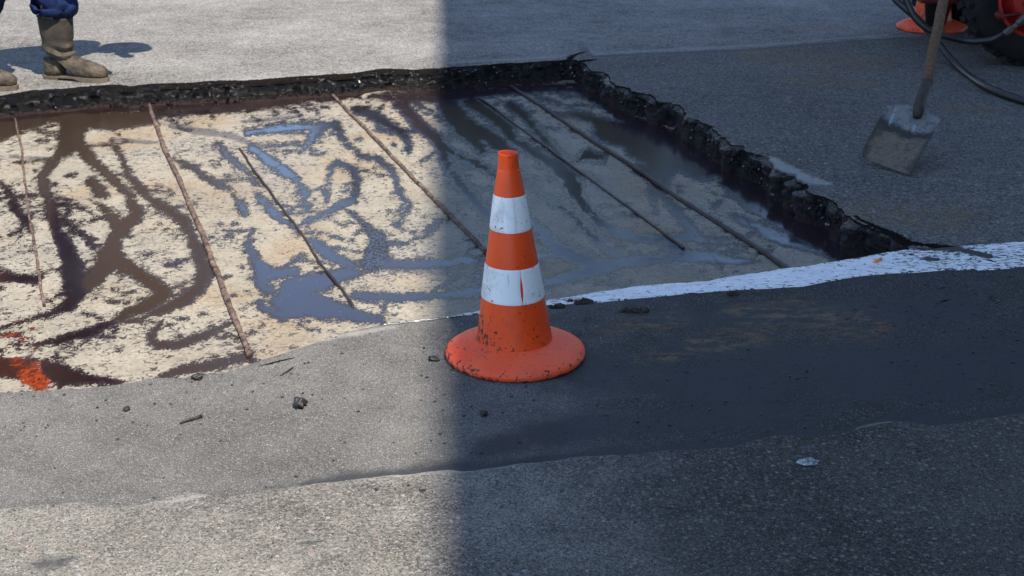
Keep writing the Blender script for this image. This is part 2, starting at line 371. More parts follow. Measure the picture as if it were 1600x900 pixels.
M['butt'] = simple('orange_paper', (0.75, 0.25, 0.07), (0.85, 0.36, 0.12), 60, 0.8, 0.2, 0.0005)
M['rubber'] = simple('black_rubber', (0.012, 0.012, 0.013), (0.03, 0.03, 0.032), 16, 0.42, 0.5, 0.001, 0, (1, 1, 1), 60)
M['tyre'] = simple('tyre_rubber', (0.010, 0.010, 0.010), (0.024, 0.023, 0.022), 20, 0.8, 0.3, 0.003)
M['red'] = simple('red_machine_paint', (0.50, 0.022, 0.014), (0.60, 0.035, 0.022), 12, 0.45, 0.45, 0.002, 0, (1, 1, 1), 30, (0.14, 0.02, 0.015), (0.62, 0.74))
M['darkred'] = simple('grimy_red_paint', (0.12, 0.010, 0.008), (0.24, 0.018, 0.012), 14, 0.6, 0.35, 0.002, 0, (1, 1, 1), 40, (0.03, 0.01, 0.01), (0.52, 0.68))
M['steel'] = simple('grimy_fitting_steel', (0.10, 0.085, 0.07), (0.22, 0.2, 0.18), 40, 0.5, 0.5, 0.001, 0.6)
M['wood'] = simple('weathered_wood', (0.12, 0.07, 0.038), (0.26, 0.155, 0.085), 12, 0.75, 0.25, 0.003, 0, (9, 9, 1.1), 22, (0.05, 0.032, 0.02), (0.58, 0.72))
M['plaster'] = simple('grey_plaster', (0.30, 0.29, 0.27), (0.38, 0.36, 0.33), 2, 0.9, 0.2, 0.003)
M['glass'] = simple('dark_window_glass', (0.02, 0.025, 0.03), (0.03, 0.035, 0.04), 2, 0.08, 0.8, 0.0)
M['socket'] = simple('dark_socket_steel', (0.055, 0.042, 0.035), (0.11, 0.085, 0.07), 40, 0.65, 0.4, 0.0015, 0.3)

# ---------------------------------------------------------------- outlines surveyed on the road surface
PD = 0.10                                  # depth of the milled pit
def gl(pts): return [(p.x, p.y) for p in (G(*q) for q in pts)]
near_px = [(0, 611), (50, 609), (110, 606), (160, 603), (195, 598), (245, 589), (300, 587), (350, 581), (372, 577), (384, 565), (393, 545), (402, 529),
           (440, 528), (485, 524), (530, 517), (600, 506), (660, 499), (705, 493), (745, 486), (800, 476), (860, 467), (930, 456), (1000, 446), (1060, 440), (1100, 438), (1150, 430), (1200, 421), (1250, 416), (1310, 407), (1345, 400), (1385, 394), (1420, 389)]
back_px = [(0, 149), (30, 142), (60, 141), (100, 138), (140, 134), (178, 131), (205, 134), (235, 130), (300, 128), (320, 126), (400, 124), (450, 120), (500, 117), (550, 114), (580, 109), (600, 107), (650, 108), (680, 107), (700, 104), (750, 101), (800, 98), (850, 95), (880, 93), (897, 93)]
right_px = [(912, 99), (925, 107), (940, 116), (965, 130), (987, 142), (1025, 154), (1062, 173), (1100, 194), (1132, 213), (1150, 226), (1175, 240), (1200, 253), (1225, 270), (1250, 286), (1282, 306), (1300, 321), (1325, 333), (1340, 343), (1370, 358), (1395, 370), (1412, 380), (1420, 389)]
def S_(p): return p[0]-p[1]
nearL = [(-6.0, 4.75), (-5.2, 1.25)] + gl(near_px)
farL = [(-6.0, 4.78)] + gl(back_px+right_px)
ext = gl([(1450, 388), (1480, 386), (1600, 376), (1900, 350)])
e1 = ext[-1]; ext = ext+[(e1[0]+8, e1[1]+3.2), (e1[0]+60, e1[1]+26)]
def fn(poly):
    s = np.array([S_(p) for p in poly]); t = np.array([p[1] for p in poly])
    s = np.maximum.accumulate(s+np.arange(len(s))*1e-5)
    return lambda q: np.interp(q, s, t)
wst = [(-70, 2.0)]
near_f = fn([(-60., -20.)] + nearL + ext); far_f = fn([(-60., -20.)] + farL + ext)
s_fine = np.arange(-10.75, 0.4, 0.010)
s_out1 = -10.75-np.cumsum(np.geomspace(0.02, 6, 40)); s_out2 = 0.4+np.cumsum(np.geomspace(0.02, 6, 40))
SA = np.concatenate([s_out1[::-1], s_fine, s_out2])
NT_ = near_f(SA); FT = far_f(SA)
gap = FT-NT_
pit = gap > 0.004
# ragged cut: smooth wander + teeth of the milling drum on the right-hand side
arc = SA
Xb, Yb = SA+FT, FT
pxF, pyF = pix(Xb, Yb, 0)
onright = np.clip((pxF-905)/40, 0, 1)*np.clip((1395-pxF)/60, 0, 1)
cum = np.concatenate([[0], np.cumsum(np.hypot(np.diff(Xb), np.diff(Yb)))])
wand = fbm(cum*9, cum*0+3, 11, 3)*0.022 + fbm(cum*45, cum*0+1, 15, 2)*0.012
teeth = (vnoise(cum*16, cum*0+7.3, 5)**1.5-0.35)*0.050*onright
keepm = np.clip(gap/0.25, 0, 1)
FT2 = np.maximum(FT+(wand*(1+0.6*onright)+teeth)*keepm*0.9, NT_)
Xn, Yn = SA+NT_, NT_
cumn = np.concatenate([[0], np.cumsum(np.hypot(np.diff(Xn), np.diff(Yn)))])
NT2 = np.minimum(NT_+(fbm(cumn*14, cumn*0+5, 31, 4)*0.022)*keepm, FT2)
seam_px = [(-60, 800), (0, 797), (60, 792), (110, 789), (150, 786), (190, 794), (230, 790), (270, 779), (300, 773), (370, 776), (430, 768), (480, 760), (520, 753), (600, 746), (690, 738), (720, 740), (800, 730), (900, 718), (1000, 710), (1100, 705), (1150, 698), (1170, 691), (1220, 682), (1250, 686), (1290, 681), (1328, 677), (1338, 666), (1370, 660), (1410, 660), (1450, 668), (1500, 663), (1540, 656), (1600, 647), (1700, 635)]
sm = gl(seam_px); a0, a1 = sm[0], sm[-1]
seamL = [(a0[0]-60, a0[1]-26), (a0[0]-1, a0[1]-0.42)] + sm + [(a1[0]+2, a1[1]+0.8), (a1[0]+60, a1[1]+26)]
seam_f = fn(seamL)
ST = np.minimum(seam_f(SA), NT2-0.05)
cs = np.concatenate([[0], np.cumsum(np.hypot(np.diff(SA+ST), np.diff(ST)))])
ST = ST + fbm(cs*12, cs*0+2, 51, 5)*0.035

# ---------------------------------------------------------------- px distance fields (marks on surfaces, read off where they lie)
def sdf(px, py, strokes, ys=1.25):
    """positive inside; strokes = list of lists (x,y,halfwidth)"""
    best = np.full(px.shape, -1e3)
    for st in strokes:
        for (x0, y0, w0), (x1, y1, w1) in zip(st[:-1], st[1:]):
            dx, dy = x1-x0, (y1-y0)*ys; L = dx*dx+dy*dy+1e-6
            t = np.clip(((px-x0)*dx+(py-y0)*ys*dy)/L, 0, 1)
            d = np.hypot(px-x0-t*dx, (py-y0)*ys-t*dy)
            best = np.maximum(best, w0+(w1-w0)*t-d)
    return best
def soft(px, py, strokes, ys=1.6):
    """soft-edged mask 0..1 around strokes whose width is the fade radius"""
    out = np.zeros(px.shape)
    for st in strokes:
        for (x0, y0, w0), (x1, y1, w1) in zip(st[:-1], st[1:]):
            dx, dy = x1-x0, (y1-y0)*ys; L = dx*dx+dy*dy+1e-6
            t = np.clip(((px-x0)*dx+(py-y0)*ys*dy)/L, 0, 1)
            d = np.hypot(px-x0-t*dx, (py-y0)*ys-t*dy)
            out = np.maximum(out, np.exp(-(d/(w0+(w1-w0)*t))**2))
    return out

def road_patch(name, edge, sign, length, mat, z0, marks, thick=0.03, uni=0.03, unilen=3.4):
    """sheared grid that starts at a ragged edge and runs away from it; the edge row is folded down"""
    offs = np.concatenate([[0, 0.004, 0.010, 0.020], np.arange(0.035, unilen, uni)])
    if length > unilen: offs = np.concatenate([offs, unilen+np.cumsum(np.geomspace(uni*1.3, 6, 26))])
    rows = [np.stack([SA+edge-sign*0.002, edge-sign*0.002, np.full_like(SA, z0-thick)], -1)]
    for k, o in enumerate(offs):
        t = edge+sign*o
        z = np.full_like(SA, z0-(0.004 if k == 0 else (0.0012 if k == 1 else 0)))
        rows.append(np.stack([SA+t, t, z], -1))
    return rows
def finish_patch(name, rows, mat, marks, flip, und=0.0):
    co = np.concatenate(rows); nr, nc = len(rows), len(SA)
    und_z = fbm(co[:, 0]*2.1, co[:, 1]*2.1, 71, 3)*und
    co[:, 2] += und_z
    px, py = pix(co[:, 0], co[:, 1], co[:, 2]*0)
    vis = (px > -400) & (px < 2000) & (py > -300) & (py < 1300) & (co[:, 1] > 1)
    at = {k: np.where(vis, soft(px, py, v), 0) for k, v in marks.items()}
    if name != 'road':       # right side darkened: trodden tar plus painted shade; dirty seam, its crest rubbed pale
        at['patch_and_shade'] = np.clip((px-300)/1000, 0, 1)*0.8
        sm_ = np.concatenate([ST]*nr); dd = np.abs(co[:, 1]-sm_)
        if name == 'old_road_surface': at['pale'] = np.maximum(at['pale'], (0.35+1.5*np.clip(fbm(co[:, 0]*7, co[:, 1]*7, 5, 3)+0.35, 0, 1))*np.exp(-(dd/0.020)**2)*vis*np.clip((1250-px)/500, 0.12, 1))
        else: at['grime_shade'] = np.maximum(at['grime_shade'], (0.95*np.exp(-(dd/0.09)**2)+0.4*np.exp(-(dd/0.03)**2))*np.clip((px-250)/300, 0.15, 1)*vis)
    if name == 'road': at['rust'] = at['rust']*1.45
    if name == 'road':       # the patched pavement right of the pit, beyond the cut line
        line = np.interp(px, [600, 905, 930, 1180, 1410, 1700], [-300, 60, 90, 76, 58, 36])
        at['patch_and_shade'] = np.where(co[:, 1] > 1, 1/(1+np.exp(-np.clip((py-line)/3, -30, 30))), 1)*np.where(px > 905, 1, 0)
    for k in ('grime_shade', 'rust', 'pale', 'tar', 'patch_and_shade', 'wet'): at.setdefault(k, np.zeros(len(co)))
    if name == 'road':
        tr = at['tar'].reshape(nr, nc); pm_ = np.where(pit, 1, 0)
        tr[0] = np.maximum(tr[0], pm_); tr[1] = np.maximum(tr[1], pm_)
        ln = np.clip(fbm(cum*11, cum*0+2.2, 77, 4)*3.2+0.45, 0, 1)
        for q_, amt in ((2, .65), (3, .35)): tr[q_] = np.maximum(tr[q_], pm_*ln*amt)
        at['tar'] = tr.ravel()
    o = link(name, grid_mesh(name, co, nr, nc, at, flip), M[mat])
    tag(o, kind='structure'); return o

far_marks = dict(
    wet=[[(1192, 246, 8), (1212, 254, 15), (1240, 270, 15), (1265, 281, 12), (1292, 287, 7)]],
    tar=[[(890, 91, 7), (903, 84, 3), (918, 80, 1.5)], [(905, 96, 4), (935, 92, 1.6)], [(1395, 376, 5), (1430, 381, 6), (1500, 388, 7), (1550, 398, 3)],
         [(1335, 337, 3), (1370, 355, 5), (1400, 368, 8), (1420, 380, 10)]],
    grime_shade=[[(930, 88, 4), (1180, 77, 3), (1410, 59, 4)]],
    rust=[[(1165, 85, 16), (1250, 95, 22), (1380, 100, 16)], [(1225, 124, 7), (1300, 125, 12), (1370, 132, 6)], [(1240, 45, 8), (1320, 42, 9)], [(1470, 170, 6), (1560, 175, 8)], [(1340, 335, 25), (1500, 340, 30)]],
    pale=[[(930, 84, 3.5), (1060, 77, 4), (1200, 70, 3.5), (1390, 54, 2.5)], [(700, 98, 5), (870, 89, 4)]])
rows = road_patch('f', FT2, 1, 90, 'far', 0, None, uni=0.03, unilen=3.6)
far_road = finish_patch('road', rows, 'far', far_marks, False, 0.006)
strip_marks = dict(
    grime_shade=[[(760, 700, 40), (850, 680, 60), (1000, 660, 65), (1150, 650, 65), (1280, 640, 50)], [(800, 560, 60), (1100, 600, 110), (1600, 560, 130)], [(1050, 540, 40), (1300, 560, 50), (1500, 560, 60)], [(930, 600, 60), (1200, 610, 60), (1500, 600, 70)], [(1000, 500, 40), (1500, 480, 60)]],  # tar dirt near the seam; the broad strokes deepen the shade by colour
    rust=[[(1090, 540, 24), (1180, 520, 36), (1250, 485, 30)], [(1290, 505, 36), (1345, 508, 40), (1370, 510, 26)], [(1140, 488, 16), (1240, 472, 16)], [(960, 515, 20), (1050, 500, 24)], [(1000, 560, 12), (1060, 556, 12)]],
    pale=[[(420, 535, 12), (500, 530, 12), (620, 510, 10)]],
    tar=[[(392, 548, 9), (410, 556, 12), (432, 556, 5)], [(405, 572, 3), (455, 560, 2)], [(1470, 450, 4), (1472, 450, 2)], [(1465, 473, 3), (1480, 469, 3)], [(1545, 460, 3), (1560, 475, 3)], [(1520, 514, 3), (1523, 514, 3)]])

# strip runs exactly from the pit lip to the seam
K = np.concatenate([[0, 0.004, 0.012], np.linspace(0.03, 1, 75)])
rows = [np.stack([SA+NT2+0.002, NT2+0.002, np.full_like(SA, -0.03)], -1)]
for k in K:
    t = NT2+(ST-0.03-NT2)*k; rows.append(np.stack([SA+t, t, np.full_like(SA, -0.004 if k == 0 else (-0.0012 if k == 0.004 else 0))], -1))
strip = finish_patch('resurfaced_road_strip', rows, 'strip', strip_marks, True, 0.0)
old_marks = dict(
    grime_shade=[[(60, 890, 30), (110, 880, 20)], [(470, 856, 12), (500, 853, 12)]],
    pale=[[(105, 790, 6), (150, 786, 6), (180, 790, 4)], [(200, 800, 5), (330, 776, 7), (420, 768, 6), (520, 752, 5), (600, 748, 5), (720, 741, 5)], [(1250, 684, 4), (1310, 678, 5), (1400, 660, 4)]])
rows = road_patch('o', ST, -1, 90, 'old', 0.006, None, uni=0.025, unilen=1.6)
for r in rows:
    if np.allclose(r[:, 2], r[0, 2]): pass
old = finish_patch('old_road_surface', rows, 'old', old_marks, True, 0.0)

# ---------------------------------------------------------------- pit floor with tar stains
BR, BL, DK = 1.0, 0.0, 0.0
T = []   # (points, brown, red, bubble)
def tar(pts, brown=0.0, red=0.0, bub=0.0): T.append((pts, brown, red, bub))
# along the foot of the far wall
tar([(-260, 215, 26), (0, 202, 22), (60, 188, 13)], .9)
tar([(60, 184, 7), (120, 186, 15), (180, 190, 19), (230, 182, 14)], .9)
tar([(230, 178, 12), (300, 172, 12), (400, 164, 10), (480, 155, 6), (560, 151, 4)], .45)
tar([(580, 150, 5), (640, 152, 12), (700, 150, 15), (780, 144, 8), (860, 138, 6), (900, 142, 8)], .25)
tar([(900, 140, 5), (960, 172, 8), (1020, 205, 9), (1080, 240, 10), (1140, 275, 10), (1200, 312, 11), (1260, 352, 12), (1330, 395, 13)])
tar([(-250, 204, 12), (0, 188, 9), (100, 177, 9), (200, 168, 9), (300, 161, 8), (400, 156, 7), (560, 147, 6)], .3, .55)
tar([(600, 145, 4), (650, 141, 6), (800, 135, 5), (900, 134, 5), (960, 162, 5), (1000, 192, 4), (1125, 256, 4), (1200, 298, 4), (1290, 352, 4)])
tar([(950, 205, 18), (1010, 215, 26), (1060, 240, 24), (1100, 265, 18)]); tar([(1000, 225, 22), (1040, 262, 16)])
tar([(1140, 285, 12), (1180, 318, 14), (1240, 350, 16), (1310, 392, 16)]); tar([(1150, 340, 6), (1220, 372, 12), (1290, 392, 8)])
# left: brown sheets and near-black streaks
tar([(0, 285, 3), (15, 305, 7), (25, 325, 8), (40, 345, 7), (50, 360, 3)], 0, .25); tar([(-40, 312, 5), (0, 310, 4), (30, 308, 4), (60, 305, 3), (110, 312, 2)], 0, .2)
tar([(15, 367, 3), (40, 355, 3)], 0, .3)
tar([(118, 186, 24), (112, 212, 20), (98, 238, 10)], 1); tar([(120, 225, 14), (135, 240, 9), (150, 258, 8), (178, 280, 9), (205, 308, 7)], 1)
tar([(92, 246, 5), (72, 264, 9), (66, 288, 9), (75, 308, 7)], .6); tar([(75, 308, 7), (82, 335, 12), (92, 362, 10), (105, 392, 14), (113, 418, 18), (118, 448, 20)], 0, .2)
tar([(118, 448, 20), (110, 478, 12), (75, 493, 5), (20, 508, 3), (-60, 520, 4)], 0, .35)
tar([(145, 285, 12), (158, 304, 9)], .8); tar([(150, 318, 4), (175, 338, 9), (186, 360, 10), (176, 385, 13), (166, 410, 17), (150, 432, 17), (130, 448, 14)], .9)
tar([(206, 316, 9), (216, 330, 10), (200, 350, 11), (186, 365, 12)], .85)
tar([(170, 395, 16), (200, 418, 13), (235, 440, 14), (256, 457, 12), (235, 475, 12), (205, 488, 10), (178, 503, 6)], 1)
tar([(178, 220, 4), (195, 260, 6), (215, 290, 7), (235, 310, 7), (265, 330, 10), (285, 345, 12), (300, 370, 8), (312, 400, 11), (322, 425, 12), (310, 450, 13), (290, 468, 13), (260, 482, 10), (225, 497, 5), (180, 504, 3)], 1)
tar([(85, 320, 5), (100, 318, 4), (107, 330, 4), (98, 345, 5), (112, 353, 6), (130, 365, 6), (148, 388, 6)], 0, .2)
tar([(250, 508, 5), (234, 525, 6), (240, 537, 7), (265, 541, 7), (300, 532, 8), (340, 514, 6), (360, 503, 3)], 1)
tar([(160, 470, 2), (200, 473, 3)], 1)
tar([(130, 490, 2.5), (155, 496, 3), (168, 503, 4)], 0, .5); tar([(168, 503, 4), (178, 507, 4)], 0, 1.4); tar([(168, 505, 5), (150, 516, 9), (118, 525, 10), (90, 533, 7), (50, 538, 3), (28, 540, 1.5)], 0, .45)
tar([(-60, 432, 9), (0, 433, 8), (60, 436, 9)], 0, .45); tar([(-40, 432, 9), (6, 430, 8)], 0, .8); tar([(-10, 452, 3), (8, 450, 2)], 0, .6)
tar([(20, 505, 2), (50, 500, 2)], 0, 1.3); tar([(-30, 522, 4), (32, 523, 2.5)], 0, 1.0); tar([(34, 532, 4), (36, 534, 3)], 0, 1.2); tar([(50, 548, 4), (62, 540, 3)], 0, 1.3)
tar([(-80, 575, 24), (-20, 572, 20), (40, 577, 20)], 0, .7); tar([(22, 570, 12), (50, 585, 20), (62, 598, 16)], 0, 1.55); tar([(75, 575, 16), (100, 588, 18), (125, 590, 14), (150, 596, 7), (192, 597, 3)], .25, .45); tar([(150, 594, 6), (192, 597, 3)], 0, .8)
tar([(250, 588, 3), (290, 578, 9), (330, 571, 10), (375, 560, 9), (392, 552, 5)], .75)
tar([(270, 250, 3), (300, 262, 6), (325, 278, 8), (345, 290, 9), (360, 298, 4)], .9); tar([(365, 312, 3), (377, 325, 7), (385, 337, 4)], .2); tar([(340, 225, 5), (355, 242, 6), (370, 255, 5), (388, 270, 5), (400, 288, 5)], .5)
for q in [(230, 398, 5), (270, 412, 9), (190, 273, 3), (112, 273, 5), (262, 458, 2), (357, 370, 4), (290, 405, 4), (366, 350, 4), (285, 498, 5), (362, 462, 3), (190, 430, 3), (200, 457, 5)]:
    tar([(q[0]-q[2], q[1]+1, q[2]*.6), (q[0]+q[2]*1.3, q[1]-1, q[2]*.6)], .3)
# middle: glossy
tar([(385, 207, 7), (440, 200, 10), (490, 198, 9), (525, 195, 6)], .1); tar([(525, 196, 7), (531, 212, 5), (545, 228, 4), (560, 238, 3)], 0, .75); tar([(495, 205, 10), (478, 228, 6), (468, 240, 2)])
tar([(395, 232, 9), (428, 255, 11), (455, 275, 10), (470, 290, 5), (480, 305, 5), (472, 320, 4), (458, 327, 2)]); tar([(400, 228, 2), (440, 227, 3), (470, 222, 2)])
tar([(515, 262, 5), (530, 256, 7), (550, 265, 8)], 0, .45); tar([(550, 265, 8), (560, 280, 7), (558, 300, 6), (552, 312, 7)], 0, .5, .6); tar([(552, 312, 7), (530, 322, 8), (515, 332, 7), (490, 342, 6), (470, 352, 3)])
tar([(516, 262, 4), (513, 290, 3), (508, 303, 4), (512, 318, 3)]); tar([(560, 240, 4), (590, 250, 6), (610, 263, 6)], 0, .15, .7)
tar([(610, 263, 6), (618, 276, 5), (626, 300, 5), (638, 320, 6), (630, 335, 4), (621, 350, 3), (626, 358, 3)])
tar([(540, 326, 3), (560, 340, 4), (575, 355, 8), (590, 375, 13)], 0, 0, 1); tar([(590, 370, 13), (590, 395, 20), (578, 412, 18)], 0, 0, 1); tar([(600, 380, 6), (636, 380, 4)]); tar([(585, 408, 18), (620, 413, 9), (700, 411, 8), (720, 405, 8), (755, 411, 6), (830, 418, 6)])
tar([(560, 425, 8), (535, 428, 14), (500, 440, 20), (460, 452, 25), (445, 472, 22), (490, 478, 26), (540, 488, 16), (575, 496, 10), (604, 503, 3)]); tar([(405, 480, 6), (440, 492, 12), (470, 490, 12)])
tar([(395, 358, 4), (390, 385, 7), (400, 410, 10), (420, 430, 14), (460, 425, 10)]); tar([(394, 365, 5), (382, 395, 4)]); tar([(403, 308, 7), (420, 325, 8), (435, 340, 7), (458, 354, 4)])
tar([(478, 372, 4), (500, 385, 11), (520, 402, 12), (550, 416, 8)]); tar([(440, 418, 3), (475, 397, 2.5)]); tar([(405, 425, 10), (420, 455, 10), (405, 445, 8)])
tar([(556, 462, 7), (620, 465, 9), (690, 462, 8), (750, 453, 8), (800, 449, 7)]); tar([(800, 448, 8), (850, 444, 8), (890, 432, 10), (930, 420, 15), (960, 412, 10), (1010, 405, 9), (1060, 402, 8), (1120, 405, 10), (1160, 408, 7), (1182, 409, 2)])
tar([(648, 372, 2), (668, 367, 3), (680, 358, 4), (685, 344, 6)]); tar([(520, 345, 2), (535, 352, 3), (545, 348, 2)]); tar([(508, 362, 2), (520, 370, 2.5), (535, 375, 2)])
for q in [(548, 348, 4), (495, 371, 4), (540, 290, 4), (540, 298, 4), (505, 240, 4), (612, 366, 3), (700, 340, 3)]:
    tar([(q[0]-q[2], q[1]+1, q[2]*.5), (q[0]+q[2], q[1]-1, q[2]*.5)])
tar([(560, 172, 10), (575, 175, 10), (592, 186, 12), (618, 200, 9), (635, 215, 7), (640, 236, 4)], .1, .42); tar([(590, 200, 6), (612, 205, 6)], .1)
tar([(628, 160, 10), (640, 178, 9), (655, 195, 8), (680, 215, 9)], .3); tar([(680, 215, 9), (690, 235, 8), (700, 260, 7), (716, 285, 7), (736, 305, 7), (752, 322, 8), (768, 342, 6), (780, 355, 4)])
tar([(690, 226, 7), (710, 240, 6), (735, 252, 6), (755, 262, 6), (775, 278, 6), (800, 298, 5)]); tar([(700, 165, 14), (715, 190, 14), (735, 215, 11), (755, 235, 8)]); tar([(715, 190, 12), (745, 205, 12), (775, 222, 12), (800, 240, 8)])
tar([(735, 160, 12), (765, 178, 9), (790, 200, 10), (800, 215, 8)]); tar([(730, 195, 12), (765, 212, 9)])
# right, in the shade
tar([(795, 215, 7), (828, 234, 8), (850, 246, 9), (870, 260, 10), (890, 278, 12), (900, 300, 10), (910, 320, 8), (925, 335, 7), (940, 350, 8), (960, 362, 7), (990, 371, 6), (1030, 375, 5), (1070, 368, 6), (1100, 376, 3)])
tar([(800, 165, 9), (822, 185, 7), (838, 205, 7), (852, 218, 7), (866, 234, 6), (878, 250, 5)]); tar([(870, 181, 3), (900, 178, 5), (930, 187, 8), (955, 203, 12)])
tar([(905, 250, 5), (920, 242, 10), (938, 246, 7)]); tar([(1000, 262, 8), (1032, 282, 12), (1022, 300, 8)]); tar([(1035, 305, 7), (1055, 328, 8), (1070, 350, 8), (1088, 366, 6), (1105, 380, 3)]); tar([(1020, 312, 5), (1027, 332, 3)]); tar([(1118, 322, 4), (1126, 314, 3)])
tar([(818, 282, 3), (840, 300, 4), (870, 320, 5), (890, 332, 5), (905, 346, 5), (915, 360, 5), (932, 378, 5), (950, 392, 4), (964, 402, 4)]); tar([(828, 342, 7), (850, 365, 9), (870, 385, 11), (900, 402, 14), (930, 412, 12)]); tar([(835, 402, 8), (870, 397, 8)])
tar([(1035, 385, 4), (1080, 395, 6), (1120, 400, 7)])
# thin side runs and droplets thrown off the main flows
random.seed(19)
for pts, bw, rw, uw in list(T):
    L_ = sum(math.dist(a[:2], b[:2]) for a, b in zip(pts[:-1], pts[1:]))
    if L_ < 40: continue
    for k in range(int(L_/34)):
        i = random.randrange(len(pts)-1); t = random.random(); x = pts[i][0]*(1-t)+pts[i+1][0]*t; y = pts[i][1]*(1-t)+pts[i+1][1]*t; w = pts[i][2]
        a = math.atan2(pts[i+1][1]-pts[i][1], pts[i+1][0]-pts[i][0])+random.choice((-1, 1))*random.uniform(.35, 1.1); run = []; r0 = random.uniform(1.2, 3.2); n_ = random.randint(3, 5); st_l = random.uniform(8, 15)
        for q in range(n_):
            run.append((x, y, r0*(1-q/n_*.75))); x += math.cos(a)*st_l*(1.2 if q == 0 else 1)+math.cos(a)*w*(q == 0); y += (math.sin(a)*st_l+math.sin(a)*w*(q == 0))*.6; a += random.uniform(-.45, .45)
        T.append((run, bw, rw, uw))
        for q in range(2):
            dx, dy = x+random.gauss(0, 16), y+random.gauss(0, 8); r0 = random.uniform(.8, 2.6); T.append(([(dx-r0, dy, r0), (dx+r0, dy+.5, r0*.8)], bw, rw, uw))
fs = 0.0125
fx = np.arange(-6.3, 1.75, fs); fy = np.arange(1.0, 7.75, fs)
# the floor follows the pit: rows along Y, columns along X
FX, FY = np.meshgrid(fx, fy); FX = FX.ravel(); FY = FY.ravel()
PX, PY = pix(FX, FY, np.full_like(FX, -PD))
vis = (PX > -350) & (PX < 1500) & (PY > 60) & (PY < 700)
tarA = np.full(FX.shape, -60.0); wsum = np.full(FX.shape, 1e-6); br = np.zeros(FX.shape); rd = np.zeros(FX.shape); bb = np.zeros(FX.shape)
vx, vy = PX[vis], PY[vis]; tv = np.full(vx.shape, -60.0); ws = np.full(vx.shape, 1e-9); b_ = np.zeros(vx.shape); r_ = np.zeros(vx.shape); u_ = np.zeros(vx.shape)
# gentle domain warp so that the strokes wander
wx = fbm(vx/22, vy/11, 91, 3)*9; wy = fbm(vx/22, vy/11, 95, 3)*5
for pts, bw, rw, uw in T:
    if min(p[0] for p in pts) > 610 and min(p[1] for p in pts) < 300: pts = [(p[0], p[1], p[2]*1.3+1) for p in pts]
    xs = [p[0] for p in pts]; ys_ = [p[1] for p in pts]; pad = 70
    m = (vx > min(xs)-pad) & (vx < max(xs)+pad) & (vy > min(ys_)-pad) & (vy < max(ys_)+pad)
    if not m.any(): continue
    d = sdf(vx[m]+wx[m], vy[m]+wy[m], [pts])
    tv[m] = np.maximum(tv[m], d); w = np.exp(np.clip(d, -40, 20)/4)
    ws[m] += w; b_[m] += w*bw; r_[m] += w*rw; u_[m] += w*uw
tarA[vis] = tv; br[vis] = b_/ws; rd[vis] = r_/ws; bb[vis] = u_/ws
film = np.zeros(FX.shape)
film[vis] = soft(vx, vy, [[(180, 218, 8), (245, 223, 7)], [(270, 195, 12), (310, 205, 16), (360, 212, 12), (395, 225, 8)], [(380, 190, 8), (460, 183, 6)], [(20, 245, 6), (80, 250, 10)], [(550, 410, 20), (760, 430, 14)]])*0.8
und = fbm(FX*1.5, FY*1.5, 21, 2)*0.0012
co = np.stack([FX, FY, -PD+und], -1)
tag(link('pit_floor', grid_mesh('pit_floor', co, len(fy), len(fx), dict(tar=tarA, brown=br, red=rd, bubble=bb, film=film), False), M['floor']), kind='structure')

# ---------------------------------------------------------------- pit walls: lumpy tar-soaked asphalt edge
def wall(name, edge, side):
    idx = np.where(pit)[0]; idx = np.arange(max(idx[0]-1, 0), idx[-1]+2)
    X0, Y0 = SA[idx]+edge[idx], edge[idx]
    # denser sampling along the edge
    c = np.concatenate([[0], np.cumsum(np.hypot(np.diff(X0), np.diff(Y0)))])
    n = int(c[-1]/0.008); q = np.linspace(0, c[-1], n); X = np.interp(q, c, X0); Y = np.interp(q, c, Y0)
    tx = np.gradient(X); ty = np.gradient(Y)
    kk = np.ones(9)/9; tx = np.convolve(np.pad(tx, 4, 'edge'), kk, 'valid'); ty = np.convolve(np.pad(ty, 4, 'edge'), kk, 'valid')
    L = np.hypot(tx, ty); nx, ny = ty/L*side, -tx/L*side      # towards the pit
    pxw, pyw = pix(X, Y, 0*X)
    rw = (np.clip((pxw-905)/40, 0, 1) if side > 0 else 0*pxw)
    lev = np.concatenate([[-0.02, -0.006], np.linspace(0, 1, 15)]); rows = []; foot = []; dust = []
    for l in lev:
        if l < 0: off = np.full(n, l); z = np.full(n, -0.006)
        else:
            slope = l**1.4*0.014 + l**8*0.006
            lum = fbm(q*24, q*0+l*6+4, 41, 4)*0.048*math.sin(PI*min(1, 0.12+l)) + (vnoise(q*15, q*0+l*1.0, 44)**2)*0.046*rw*(1-l*.4)
            ledge = np.where(vnoise(q*3.0, q*0, 60) > 0.45, 0.012, 0)*(1 if l > 0.35 else 0)*(1-rw)
            tp = np.clip((1425-pxw)/60, 0.05, 1) if side > 0 else 1.0
            off = (slope+lum+ledge)*tp; z = -0.006-l*(PD+0.002) + (fbm(q*30, q*0+l*5, 47, 3)*0.012 if 0 < l < 1 else 0)
            if l == 0: off = np.zeros(n); z = np.full(n, -0.006)
        rows.append(np.stack([X+nx*off, Y+ny*off, z+0*X], -1)); foot.append(np.full(n, max(0, (l-0.66)/0.22)).clip(0, 1))
        lft = np.clip((430-pxw)/200, 0, 1)*np.clip((fbm(q*2.2, q*0+3, 66, 2)+0.35)*1.6, 0, 1); dust.append(np.clip(0.30-abs(l-0.05)*1.2, 0, 1)*np.ones(n)*(0.7+0.6*rw)+(0.25*rw if l < .5 else 0)+lft*0.55*math.exp(-((l-0.22)/0.16)**2))
    tag(link(name, grid_mesh(name, np.concatenate(rows), len(rows), n, dict(foot=np.concatenate(foot), dust=np.concatenate(dust)), side < 0), M['wall'], smooth=True), kind='structure')
    return X, Y, nx, ny, rw
Xw, Yw, nxw, nyw, rww = wall('pit_wall', FT2, 1)
wall('pit_wall', NT2, -1)

